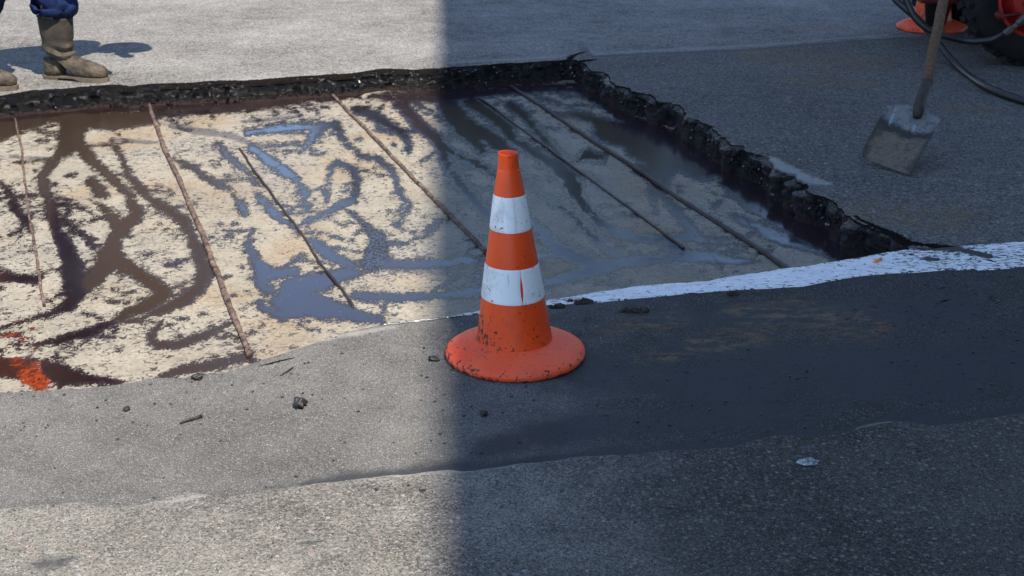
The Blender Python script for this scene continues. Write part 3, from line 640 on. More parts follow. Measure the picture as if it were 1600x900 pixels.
def lump_bm(bm, c, r, sq=(1, 1, 0.7), sub=1, amp=0.45, seed=0, rot=None):
    g = bmesh.ops.create_icosphere(bm, subdivisions=sub, radius=1.0)
    rz = Matrix.Rotation(random.random()*6.28, 3, 'Z') if rot is None else Matrix.Rotation(rot, 3, 'Z')
    for v in g['verts']:
        p = v.co.copy(); k = 1+amp*mnoise.noise(p*1.7+Vector((seed, seed*1.3, 0)))+amp*.5*mnoise.noise(p*4.1+Vector((seed, 0, seed)))
        p = Vector((p.x*sq[0], p.y*sq[1], p.z*sq[2]))*k*r
        v.co = rz @ p + Vector(c)
# broken chips of asphalt stuck along the lip and wall (too many to count)
bm = bmesh.new()
for i in range(3600):
    k = random.randrange(40, len(Xw)-40)
    px_, py_ = pix(Xw[k], Yw[k], 0.0)
    if px_ < -150 or px_ > 1420: continue
    if px_ > 900 and random.random() < 0.6: continue
    l = 0.08+0.92*random.random()**1.1; r = random.uniform(0.0035, 0.011)
    o = 0.010+0.030*math.sin(PI*min(1, .1+l*.9))+random.uniform(-0.012, 0.006); r *= 0.9
    lump_bm(bm, (Xw[k]+nxw[k]*o, Yw[k]+nyw[k]*o, -0.004-l*PD), r, (1, random.uniform(.6, 1), random.uniform(.5, .9)), 1, 0.5, i)
o = from_bm('broken_asphalt_chips', bm, M['chip'], None, False); tag(o, kind='stuff')

# ---------------------------------------------------------------- white line (a thin paint sheet with ragged edges)
top = [(600, 506.5), (640, 501.5), (665, 499), (700, 494), (745, 487), (800, 477), (860, 467), (930, 457), (1000, 447), (1060, 441), (1100, 439), (1150, 431), (1200, 422), (1250, 417), (1310, 408), (1345, 399), (1400, 392), (1480, 386), (1540, 380), (1600, 374), (1750, 360)]
bot = [(600, 508.5), (640, 504.5), (665, 502), (700, 497), (745, 491), (800, 484), (860, 479), (900, 474), (940, 472), (1000, 466), (1060, 460), (1100, 458), (1150, 453), (1200, 451), (1260, 447), (1310, 438), (1350, 431), (1400, 428), (1440, 427), (1480, 421), (1530, 423), (1560, 421), (1600, 417), (1750, 402)]
def resamp(pts, n):
    w = [(p.x, p.y) for p in (G(*q) for q in pts)]
    c = np.concatenate([[0], np.cumsum([math.dist(a, b) for a, b in zip(w[:-1], w[1:])])]); q = np.linspace(0, c[-1], n)
    return np.interp(q, c, [a[0] for a in w]), np.interp(q, c, [a[1] for a in w]), q
n = 420; tx_, ty_, q = resamp(top, n); bx_, by_, _ = resamp(bot, n)
ty_ = ty_+fbm(q*16, q*0+1, 81, 4)*0.022; by_ = by_+fbm(q*12, q*0+9, 83, 4)*0.016
# never past the lip
ins = np.interp(tx_-ty_, SA, NT2); ty_ = np.minimum(ty_, ins+0.0)-0.004
by_ = np.minimum(by_, ty_-0.006)
rows = []; nrw = 24
for k in range(nrw+2):
    f = min(max((k-0.5)/(nrw), 0), 1) if 0 < k < nrw+1 else (0 if k == 0 else 1)
    z = -0.001 if k in (0, nrw+1) else 0.0025
    rows.append(np.stack([tx_+(bx_-tx_)*f, ty_+(by_-ty_)*f, np.full(n, z)], -1))
co = np.concatenate(rows); px, py = pix(co[:, 0], co[:, 1], co[:, 2])
fr_ = np.repeat(np.clip((np.arange(len(rows))-0.5)/nrw, 0, 1), n)
tm_ = 0.30*np.exp(-(np.minimum(fr_, 1-fr_)/0.10)**2)+0.60*np.clip((780-px)/60, 0, 1)+soft(px, py, [[(1395, 378, 8), (1430, 384, 8), (1500, 390, 6), (1545, 400, 6)], [(1450, 405, 6), (1465, 406, 4)], [(1335, 400, 6), (1400, 388, 6)]])+0.45*soft(px, py, [[(860, 472, 14), (900, 466, 10)], [(1420, 400, 25), (1600, 400, 30)]])
o = tag(link('white_line', grid_mesh('white_line', co, len(rows), n, dict(tar=tm_), True), M['paint']), kind='structure')

# ---------------------------------------------------------------- reinforcing bars lying on the pit floor
BARG = 'steel bars across the pit floor'
def bar(p0, p1, r, mat, label, thin=False):
    a = G(*p0, -PD+r*0.6); b = G(*p1, -PD+r*0.6); n = max(24, int((b-a).length/0.011)); pts = []; rads = []
    d = (b-a).normalized(); sd = Vector((-d.y, d.x, 0)); seed = random.random()*50
    for i in range(n+1):
        t = i/n; w = mnoise.noise(Vector((t*5, seed, 0)))*0.010+mnoise.noise(Vector((t*22, seed, 3)))*0.003
        pts.append(a+(b-a)*t+sd*w+Vector((0, 0, mnoise.noise(Vector((t*7, seed, 9)))*0.003))); rads.append(r*(1+0.30*mnoise.noise(Vector((t*40, seed, 5)))+(0.10 if i % 2 else -0.04)))
    bm = bmesh.new(); tube(bm, pts, rads, 10, 0.12)
    tag(from_bm('steel_bar', bm, M[mat]), label, 'steel bar', BARG)
bar((231, 160), (391, 556), 0.0085, 'rust', 'thick rusty pinkish bar in the sunlit part of the pit, ending at the brown puddle')
bar((517, 146), (775, 410), 0.0075, 'rust', 'rusty bar running from the far wall down behind the big cone')
bar((797, 135), (1235, 424), 0.0085, 'darkbar', 'thick dark bar furthest right in the shaded part of the pit')
bar((24, 186), (70, 478), 0.0042, 'rust', 'thin pale bar nearest the left edge of the photo')
bar((372, 232), (552, 477), 0.0045, 'darkbar', 'thin dark bar ending in the middle of the big blue tar puddle')
bar((748, 152), (1068, 388), 0.0045, 'darkbar', 'thin dark bar between the cone top and the thick shaded bar')

# ---------------------------------------------------------------- the big cone
def make_cone(loc, sc, label, detail=True):
    root = empty('traffic_cone', loc)
    tag(root, label, 'traffic cone', None)
    lean = lambda z: (-0.034*z*sc if detail else 0, 0)
    # px half-widths -> metres at 3.4 m
    rim = 0.0245*sc
    def body_r(z):    # outer radius of the tapered body
        return sc*np.interp(z/sc, [0.0, 0.05, 0.158, 0.242, 0.328, 0.411, 0.468], [0.099, 0.0915, 0.0755, 0.0630, 0.0490, 0.0366, 0.0268])
    H = 0.468*sc; HT = 0.509*sc
    prof = [(body_r(0.028*sc), 0.028*sc)]+[(body_r(z), z) for z in np.linspace(0.045*sc, H, 34)]+[(0.0262*sc, H+0.003*sc), (0.0252*sc, H+0.0045*sc)]
    bm = bmesh.new(); lathe(bm, prof, 72, lean)
    b = from_bm('cone_body', bm, M['cone'], root)
    bm = bmesh.new(); lathe(bm, [(0.0252*sc, H+0.002*sc), (0.0246*sc, H+0.010*sc), (0.0230*sc, HT-0.004*sc), (0.0234*sc, HT), (0.0222*sc, HT+0.0015*sc), (0.0206*sc, HT), (0.0204*sc, H-0.02*sc), (0.021*sc, H-0.06*sc)], 56, lean)
    c = from_bm('top_collar', bm, M['cone'], root)
    fl = [(0.086*sc, 0.047*sc), (0.0925*sc, 0.0475*sc), (0.098*sc, 0.0455*sc), (0.115*sc, 0.0410*sc), (0.135*sc, 0.0345*sc), (0.152*sc, 0.0270*sc), (0.163*sc, 0.0205*sc), (0.1695*sc, 0.0150*sc), (0.1705*sc, 0.0095*sc), (0.1690*sc, 0.004*sc), (0.1655*sc, 0.0015*sc), (0.150*sc, 0.003*sc), (0.09*sc, 0.006*sc)]
    bm = bmesh.new(); lathe(bm, fl, 96, None)
    for v in bm.verts:
        r = math.hypot(v.co.x, v.co.y)
        if r > 0.14*sc:
            a = math.atan2(v.co.y, v.co.x); v.co.z += 0.003*sc*(mnoise.noise(Vector((math.cos(a)*1.6, math.sin(a)*1.6, 2)))+0.5)*(r-0.14*sc)/(0.03*sc) if v.co.z > 0.008*sc else 0
            k = 1+0.006*mnoise.noise(Vector((math.cos(a)*3, math.sin(a)*3, 7))); v.co.x *= k; v.co.y *= k
    f = from_bm('flange', bm, M['flange'], root)
    # dirt builds up near the foot, the rim and the left side
    for ob in (b, c, f):
        me = ob.data; a = me.attributes.new('dirt', 'FLOAT', 'POINT')
        for i, v in enumerate(me.vertices):
            r = math.hypot(v.co.x, v.co.y); z = v.co.z/sc; an = math.atan2(v.co.y, v.co.x)
            dv = 0.15
            if ob is b: dv = max(0, 0.55-z*2.2)+0.75*max(0, math.cos(an-R(205)))**4*max(0, 1-abs(z-0.07)/0.09)
            if ob is f: dv = 0.16+0.30*min(1, max(0, (r/sc-0.155)/0.012))+(0.35 if z < 0.010 else 0)+0.25*max(0, math.cos(an-R(200)))**3
            a.data[i].value = dv
    # reflective sleeves: an open wrap with a seam
    def band(z0, z1, seam, gapf, lap):
        bm = bmesh.new(); nz, na = 26, 120; seam = R(seam); grid = []
        for i in range(nz+1):
            z = z0+(z1-z0)*i/nz; g = gapf(i/nz); row = []
            for k in range(na+1):
                t = k/na; a = seam+g+(2*PI-2*g)*t
                if lap and t > 0.93: a += 0.10*(t-0.93)/0.07
                r = body_r(z)+0.0013*sc+(0.0022*sc*min(1, max(0, (t-0.93)/0.01)) if lap else 0)
                if i in (0, nz): r -= 0.0010*sc
                if k in (0, na) : r -= 0.0008*sc
                dx, dy = lean(z); row.append(bm.verts.new((r*math.cos(a)+dx, r*math.sin(a)+dy, z)))
            grid.append(row)
        for i in range(nz):
            for k in range(na): bm.faces.new((grid[i][k], grid[i][k+1], grid[i+1][k+1], grid[i+1][k]))
        o = from_bm('white_band', bm, M['band'], root)
        a = o.data.attributes.new('dirt', 'FLOAT', 'POINT')
        for i, v in enumerate(o.data.vertices): a.data[i].value = 0.0+0.9*max(0, math.cos(math.atan2(v.co.y, v.co.x)-R(215)))**5+0.45*max(0, math.cos(math.atan2(v.co.y, v.co.x)-R(320)))**10
    band(0.158*sc, 0.242*sc, -72, lambda t: 0.006+0.042*max(0, math.sin(PI*min(1, t*1.15)))**1.5*(1 if t < 0.87 else 0), False)
    band(0.328*sc, 0.411*sc, -80, lambda t: 0.004, True)
    return root
cp = G(805, 555)
make_cone((cp.x, cp.y, 0.0), 1.0, 'large tar-spattered orange cone with two white bands in the middle of the asphalt')
cp = G(1456, 45)
make_cone((cp.x, cp.y, 0.0), 1.12, 'orange cone in the background, partly hidden behind the shovel handle')

# ---------------------------------------------------------------- shovel
sh = empty('shovel', P(1424, 277, 4.921))
tag(sh, 'steel shovel with dirty grey blade and wooden handle in the shade at right', 'shovel')
T0 = sh.location.copy()
def loc(p): return p-T0
c_br = P(1424, 275, 4.921); c_br.z = 0.003; c_bl = P(1345, 245, 5.07); c_tl = P(1392, 157, 5.10); c_tr = P(1477, 179, 5.05)
bm = bmesh.new(); NU, NV = 18, 22; nrm = (c_br-c_bl).cross(c_tl-c_bl).normalized()
if nrm.y > 0: nrm = -nrm
def blade_pt(u, v, th):
    p = (c_bl*(1-u)+c_br*u)*(1-v)+(c_tl*(1-u)+c_tr*u)*v
    e = abs(2*u-1)
    p = p+nrm*(0.012*e**4) - nrm*0.010*math.sin(PI*min(1, v))*(1-e*e)     # turned-up sides, dished middle
    p = p - nrm*th
    if v > 0.86: p = p - (c_tl-c_bl).normalized()*0.030*e**3*((v-0.86)/0.14)**1.5     # rounded shoulders
    if v < 0.1 and u < .12: p = p+(c_br-c_bl).normalized()*0.012*(1-v/0.1)*(1-u/.12)
    r = math.exp(-((u-0.5)/0.07)**2)*max(0, (v-0.30)/0.70)
    return p+nrm*0.008*r                                            # stiffening ridge below the socket
fr = [[bm.verts.new(loc(blade_pt(i/NU, j/NV, 0))) for i in range(NU+1)] for j in range(NV+1)]
bk = [[bm.verts.new(loc(blade_pt(i/NU, j/NV, 0.0022))) for i in range(NU+1)] for j in range(NV+1)]
for j in range(NV):
    for i in range(NU):
        bm.faces.new((fr[j][i], fr[j][i+1], fr[j+1][i+1], fr[j+1][i])); bm.faces.new((bk[j][i], bk[j+1][i], bk[j+1][i+1], bk[j][i+1]))
for i in range(NU):
    bm.faces.new((fr[0][i], bk[0][i], bk[0][i+1], fr[0][i+1])); bm.faces.new((fr[NV][i], fr[NV][i+1], bk[NV][i+1], bk[NV][i]))
for j in range(NV):
    bm.faces.new((fr[j][0], fr[j+1][0], bk[j+1][0], bk[j][0])); bm.faces.new((fr[j][NU], bk[j][NU], bk[j+1][NU], fr[j+1][NU]))
def mat_blade():
    n = NT('dirty_blade_steel'); v = n.attr('along'); u = n.attr('across')
    nz = n.noise(26, 5, 0.7); nz2 = n.noise(60, 4, 0.7)
    vv = n.mth('ADD', v, n.mth('MULTIPLY', n.mth('SUBTRACT', nz, 0.5), 0.35))
    mud = n.mix(nz2, (0.065, 0.052, 0.041), (0.19, 0.148, 0.112)); steel = n.mix(nz, (0.11, 0.113, 0.115), (0.22, 0.222, 0.222))
    col = n.mix(n.rng(vv, 0.50, 0.56), mud, (0.035, 0.033, 0.032)); col = n.mix(n.rng(vv, 0.62, 0.70), col, steel)
    ed = n.mth('ADD', n.mth('ABSOLUTE', n.mth('SUBTRACT', u, 0.5)), n.mth('MULTIPLY', n.mth('SUBTRACT', nz, 0.5), 0.35))
    col = n.mix(n.mth('MULTIPLY', n.rng(ed, 0.36, 0.46), n.rng(vv, 0.85, 0.6)), col, (0.05, 0.045, 0.04))
    st = n.noise(9, 4, 0.7, v=n.map((1, 1, 1)))
    for cu in (0.17, 0.60):
        w = n.rng(n.mth('ABSOLUTE', n.mth('SUBTRACT', n.mth('ADD', u, n.mth('MULTIPLY', n.mth('SUBTRACT', nz, 0.5), 0.06)), cu)), 0.030, 0.012)
        w = n.mth('MULTIPLY', w, n.mth('MULTIPLY', n.rng(v, 0.60, 0.66), n.rng(v, 0.97, 0.93)))
        col = n.mix(n.mth('MULTIPLY', n.mth('MULTIPLY', w, 0.7), n.rng(nz2, 0.42, 0.56)), col, (0.22, 0.38, 0.42))
    blot = n.rng(n.noise(38, 5, 0.75), 0.50, 0.62); col = n.mix(n.mth('MULTIPLY', blot, 0.6), col, (0.030, 0.027, 0.025))
    return n.set(col, 0.75, 0.25, n.bump(n.mth('ADD', nz2, nz), 0.8, 0.003))
me_uv = []
bmesh.ops.recalc_face_normals(bm, faces=bm.faces); me = bpy.data.meshes.new('blade'); bm.to_mesh(me); bm.free()
at1 = me.attributes.new('along', 'FLOAT', 'POINT'); at2 = me.attributes.new('across', 'FLOAT', 'POINT')
for k in range(2*(NU+1)*(NV+1)):
    kk = k % ((NU+1)*(NV+1)); at1.data[k].value = (kk//(NU+1))/NV; at2.data[k].value = (kk % (NU+1))/NU
blade = link('blade', me, mat_blade(), sh); auto(blade, 40)
s0 = P(1434, 184, 5.03)+nrm*0.006; s1 = P(1439, 160, 5.06)+nrm*0.010; s2 = P(1448, 128, 5.12)
bm = bmesh.new(); pts = [loc(s0), loc(s0*.5+s1*.5), loc(s1), loc(s1*.5+s2*.5), loc(s2)]
tube(bm, pts, [0.015, 0.021, 0.0195, 0.0200, 0.0210], 20)
from_bm('socket', bm, M['socket'], sh)
h1 = P(1475, -4, 5.30); hd_ = (h1-s2); hend = s2+hd_*2.7
bm = bmesh.new(); N = 30; pts = [loc(s2+(hend-s2)*(i/N)-hd_.normalized()*0.01*(i == 0))+Vector((mnoise.noise(Vector((i*.35, 1, 0)))*0.003, 0, 0)) for i in range(N+1)]
tube(bm, pts, [0.0188+0.0012*mnoise.noise(Vector((i*.5, 3, 0))) for i in range(N+1)], 18)
hw = from_bm('handle', bm, M['wood'], sh)
bm = bmesh.new(); g = bmesh.ops.create_uvsphere(bm, u_segments=8, v_segments=6, radius=0.0035); bmesh.ops.translate(bm, verts=g['verts'], vec=loc(s2*.2+s1*.8+nrm*0.0205)); from_bm('rivet', bm, M['steel'], sh)
bm = bmesh.new(); tube(bm, [loc(s2+(s1-s2).normalized()*0.006), loc(s2-(s1-s2).normalized()*0.004)], 0.0222, 20); from_bm('socket_rim', bm, M['wood'], sh)

# ---------------------------------------------------------------- hoses
def hose(pts, r, label):
    bm = bmesh.new(); tube(bm, spline(pts, 12), r, 16); tag(from_bm('rubber_hose', bm, M['rubber']), label, 'hose', 'black rubber hoses by the red machine')
r1 = 0.017
g1 = G(1540, 136, r1); g2 = G(1500, 106, r1)
hose([P(1370, -40, 7.0), P(1398, -2, 6.95), P(1437, 33, 6.9), P(1465, 66, 6.8), P(1486, 92, 6.72), P(1510, 115, 6.52), G(1545, 138, r1), G(1600, 158, r1), G(1670, 175, r1), G(1760, 185, r1)], r1, 'longer black hose, lying on the ground where it meets the right edge')
wheel_c = G(1612, 104); wheel_c.z = 0
hose([P(1395, -40, 6.6), P(1416, 0, 6.6), P(1430, 28, 6.6), P(1452, 47, 6.6), P(1480, 57, 6.6), P(1512, 64, 6.6), P(1545, 63, 6.55), P(1566, 55, 6.5), P(1577, 48, 6.45)], 0.0155, 'shorter black hose curving up into the fitting on the red wheel hub')

# ---------------------------------------------------------------- red compressor trailer
mc = empty('compressor_trailer', (wheel_c.x, wheel_c.y, 0))
tag(mc, 'red trailer-mounted machine with black lugged tyre at the top right corner', 'trailer machine')
RW = 0.335
def wheel(y):
    bm = bmesh.new(); prof = []
    w = 0.20
    for y_, r in [(0, .20), (-.012, .225), (-.02, .26), (-.012, .30), (0.004, .318), (.02, .322), (w-.02, .322), (w-.004, .318), (w+.012, .30), (w+.02, .26), (w+.012, .225), (w, .20)]: prof.append((r, y_))
    lathe(bm, prof, 64, None, 'Y'); bmesh.ops.translate(bm, verts=bm.verts, vec=(0, y, RW))
    t = from_bm('tyre', bm, M['tyre'], mc)
    for k in range(30):
        a = 2*PI*k/30
        for sgn in (0, 1):
            bm = bmesh.new(); yy = y+(0.045 if sgn == 0 else w-0.045)
            box(bm, (0, 0, 0), (0.034, 0.10, 0.022), Matrix.Rotation(R(18 if sgn else -18), 4, 'Z'), 0.004)
            Mx = Matrix.Translation((0, yy, RW)) @ Matrix.Rotation(a+(PI/30 if sgn else 0), 4, 'Y') @ Matrix.Translation((0, 0, 0.325))
            bmesh.ops.transform(bm, matrix=Mx, verts=bm.verts)
            o = from_bm('tread_lug', bm, M['tyre'], t, False)
    bm = bmesh.new(); lathe(bm, [(0.205, 0.02), (0.20, -0.004), (0.185, -0.006), (0.178, 0.03), (0.165, 0.05), (0.145, 0.02), (0.14, -0.035), (0.128, -0.048), (0.06, -0.052), (0.055, -0.075), (0.0, -0.08)], 48, None, 'Y'); bmesh.ops.translate(bm, verts=bm.verts, vec=(0, y, RW))
    r = from_bm('rim', bm, M['red'], mc); auto(r)
    for k in range(6):
        a = 2*PI*k/6+.3; bm = bmesh.new()
        bmesh.ops.create_cone(bm, cap_ends=True, segments=6, radius1=0.011, radius2=0.011, depth=0.02, matrix=Matrix.Translation((0.095*math.cos(a), y-0.058, RW+0.095*math.sin(a))) @ Matrix.Rotation(PI/2, 4, 'X'))
        from_bm('wheel_nut', bm, M['darkred'], r, False)
wheel(0.0); wheel(1.15)
# fitting on the hub
f0 = P(1577, 48, 6.45)-mc.location; f1 = P(1590, 38, 6.43)-mc.location; f2 = P(1603, 26, 6.42)-mc.location
bm = bmesh.new(); tube(bm, [f0+(f0-f1)*.5, f0, f0*.6+f1*.4, f0*.59+f1*.41, f1, f1*.98+f2*.02, f2], [0.0185, 0.0185, 0.0185, 0.013, 0.013, 0.019, 0.019], 8); auto(from_bm('hose_coupling', bm, M['steel'], mc))
bm = bmesh.new(); p = P(1562, 26, 6.55)-mc.location; tube(bm, [p+Vector((-.02, 0, .02)), p, p+Vector((.018, 0, -.02))], [0.012, 0.018, 0.011], 10); tube(bm, [p, p+Vector((.10, .02, .01))], 0.008, 8); from_bm('valve', bm, M['darkred'], mc)
bm = bmesh.new(); box(bm, (0.55, 0.67, 0.36), (2.2, 0.10, 0.09), None, 0.006); box(bm, (0.9, 0.32, 0.40), (1.9, 0.06, 0.08), None, 0.006); box(bm, (0.9, 1.02, 0.40), (1.9, 0.06, 0.08), None, 0.006)
box(bm, (0.05, 0.67, 0.345), (0.10, 1.0, 0.07), None, 0.006); from_bm('chassis', bm, M['darkred'], mc, False)
bm = bmesh.new(); box(bm, (0.75, 0.67, 0.98), (1.9, 1.0, 0.95), None, 0.05); box(bm, (0.75, 0.67, 1.47), (1.95, 1.06, 0.05), None, 0.015); b = from_bm('canopy', bm, M['red'], mc, False)
for k in range(9):
    bm = bmesh.new(); box(bm, (0.75+(k-4)*0.12, 0.163, 1.0), (0.06, 0.012, 0.5), None, 0.003); from_bm('vent_slot', bm, M['tyre'], b, False)
# mudguards
for yy in (0.08, 1.25):
    bm = bmesh.new(); prev = None
    for k in range(13):
        a = R(20+140*k/12); p = [Vector((0.40*math.cos(a), yy-0.13, RW+0.40*math.sin(a))), Vector((0.40*math.cos(a), yy+0.15, RW+0.40*math.sin(a))), Vector((0.405*math.cos(a), yy+0.15, RW+0.406*math.sin(a))), Vector((0.405*math.cos(a), yy-0.13, RW+0.406*math.sin(a)))]
        v = [bm.verts.new(q_) for q_ in p]
        if prev:
            for i in range(4): bm.faces.new((prev[i], prev[(i+1) % 4], v[(i+1) % 4], v[i]))
        prev = v
    from_bm('mudguard', bm, M['red'], mc)
# drawbar running out to the left with its flared support leg
dl = P(1424, 4, 7.05)-mc.location
bm = bmesh.new(); x0 = dl.x; zb = (P(1460, 10, 7.05)).z
box(bm, (x0*0.5+0.05, 0.40, zb+0.075), (abs(x0)+0.05, 0.09, 0.10), None, 0.008); box(bm, (x0*0.5-0.1, 0.52, zb+0.10), (abs(x0)*0.8, 0.3, 0.06), None, 0.006); from_bm('drawbar', bm, M['darkred'], mc, False)
lt = P(1466, 46, 7.52)-mc.location
def wedge(bm, xa, xb, xc, xd, zt, zb_, y0, y1):
    v = [bm.verts.new(q_) for q_ in [(xa, y0, zt), (xb, y0, zt), (xd, y0, zb_), (xc, y0, zb_), (xa, y1, zt), (xb, y1, zt), (xd, y1, zb_), (xc, y1, zb_)]]
    for f_ in [(0, 1, 2, 3), (7, 6, 5, 4), (0, 4, 5, 1), (1, 5, 6, 2), (2, 6, 7, 3), (3, 7, 4, 0)]: bm.faces.new([v[i] for i in f_])
y0 = lt.y
X_ = lambda px_, py_: (P(px_, py_, 7.52)-mc.location).x
zt_, zb2 = 0.30, 0.045
bm = bmesh.new(); wedge(bm, X_(1434, 0), X_(1497, 0), X_(1446, 48), X_(1476, 48), zt_+0.05, zb2, y0, y0+0.012); from_bm('support_leg', bm, M['darkred'], mc, False)
bm = bmesh.new(); wedge(bm, X_(1440, 0), X_(1466, 0), X_(1445, 48), X_(1464, 48), zt_+0.05, zb2-0.003, y0-0.014, y0-0.002); from_bm('leg_plate', bm, M['tyre'], mc, False)

# ---------------------------------------------------------------- small things lying about
def tarlump(p, r, sq, label, mat='tar', name='tar_lump', cat='tar lump', sub=3, amp=.5, seed=1, group=None, rot=None):
    g = G(*p); bm = bmesh.new(); lump_bm(bm, (0, 0, 0), r, sq, sub, amp, seed, rot)
    mz = min(v.co.z for v in bm.verts); bmesh.ops.translate(bm, verts=bm.verts, vec=(0, 0, -mz*0.75))
    o = from_bm(name, bm, M[mat]); o.location = g; tag(o, label, cat, group); return o
tarlump((469, 637), 0.0155, (.75, 1, .85), 'largest black tar lump, alone on the sunlit asphalt left of the cone', amp=.7, seed=3)
tarlump((678, 564), 0.012, (1.2, .6, .5), 'small flat black tar crumb close to the left edge of the cone foot', seed=5, rot=-.3)
tarlump((308, 593), 0.0125, (1.1, .8, .6), 'black tar crumb next to the rim of the pit below the dark puddle', seed=8)
tarlump((198, 641), 0.009, (1.2, .8, .5), 'small black crumb on the asphalt below the orange stain', seed=9)
tarlump((756, 649), 0.010, (1, .8, .7), 'black crumb in the shade just below the cone base', seed=12)
tarlump((660, 771), 0.0075, (1, 1, .6), 'tiny black crumb on the rough sunlit foreground asphalt', seed=14)
def clods(p, n, spread, label, seed):
    random.seed(seed); g = G(*p); bm = bmesh.new()
    for i in range(n):
        a = random.gauss(0, 1)*spread; b_2 = random.gauss(0, 1)*spread*.45; r = random.uniform(.003, .008)*(1.2 if i < 4 else .8)
        lump_bm(bm, (a, b_2+a*.12, r*.45), r, (1.2, .9, .75), 2, .5, seed+i)
    o = from_bm('dirt_clod', bm, M['clod']); o.location = g; tag(o, label, 'dirt clod', 'clods of dirt beside the white line')
clods((910, 473), 40, .014, 'largest brown dirt clod, on the edge of the white line just right of the cone', 21)
clods((872, 480), 10, .008, 'small flat dirt clod between the cone and the larger clod on the white line', 22)
clods((990, 486), 26, .015, 'flat scattered dirt clod on dark asphalt a little below the white line', 23)
clods((1147, 461), 5, .005, 'tiny dirt clod touching the lower edge of the white line', 24)
tarlump((1262, 727), 0.016, (1.35, .75, .42), 'shiny silvery blob stuck on the dark foreground asphalt at the right', 'gloss', 'sealant_blob', 'sealant blob', 4, .6, 31, rot=0.1)
a = G(281, 661, .004); b = G(315, 650, .004)
bm = bmesh.new(); tube(bm, [a-a, (b-a)*.3+Vector((0, 0, .001)), (b-a)*.75, b-a], [.0022, .0028, .0038, .0045], 8); o = from_bm('black_stick', bm, M['tar']); o.location = a; tag(o, 'thin straight black stick lying on the sunlit asphalt', 'stick')
a = G(439, 586, .003); b = G(458, 574, .003)
bm = bmesh.new(); tube(bm, [a-a, (b-a)*.5+Vector((0.002, 0, .001)), b-a], .0018, 6); o = from_bm('twig', bm, M['tar']); o.location = a; tag(o, 'short thin twig on the sunlit asphalt below the end of the rusty bar', 'twig')
a = G(1366, 409, .007); b = G(1377, 404, .007)
bm = bmesh.new(); tube(bm, [a-a, (b-a)*.5, b-a], [.0042, .0040, .0042], 14); o = from_bm('cigarette_butt', bm, M['butt']); o.location = a; tag(o, 'small orange cigarette butt lying on the white line', 'cigarette butt')
# loose crumbs scattered by the work: uncountable
random.seed(5); bm = bmesh.new()
for i in range(900):
    if i < 560: x, y = random.uniform(0, 1600), random.triangular(480, 800, 560)
    elif i < 780: x, y = random.gauss(1470, 90), random.gauss(470, 35)
    else: x, y = random.gauss(1400, 110), random.gauss(140, 22)
    g = G(x, y)
    lip = np.interp(g.x-g.y, SA, NT2); lf = np.interp(g.x-g.y, SA, FT2)
    if lip-0.02 < g.y < lf+0.02: continue
    st_ = np.interp(g.x-g.y, SA, ST); z0 = 0.006 if g.y < st_ else 0
    r = random.choice([.0014, .002, .002, .0028, .004]); lump_bm(bm, (g.x, g.y, z0+r*.3), r, (1.2, .9, .6), 1, .5, i)
tag(from_bm('tar_crumbs', bm, M['tar'], None, False), kind='stuff')

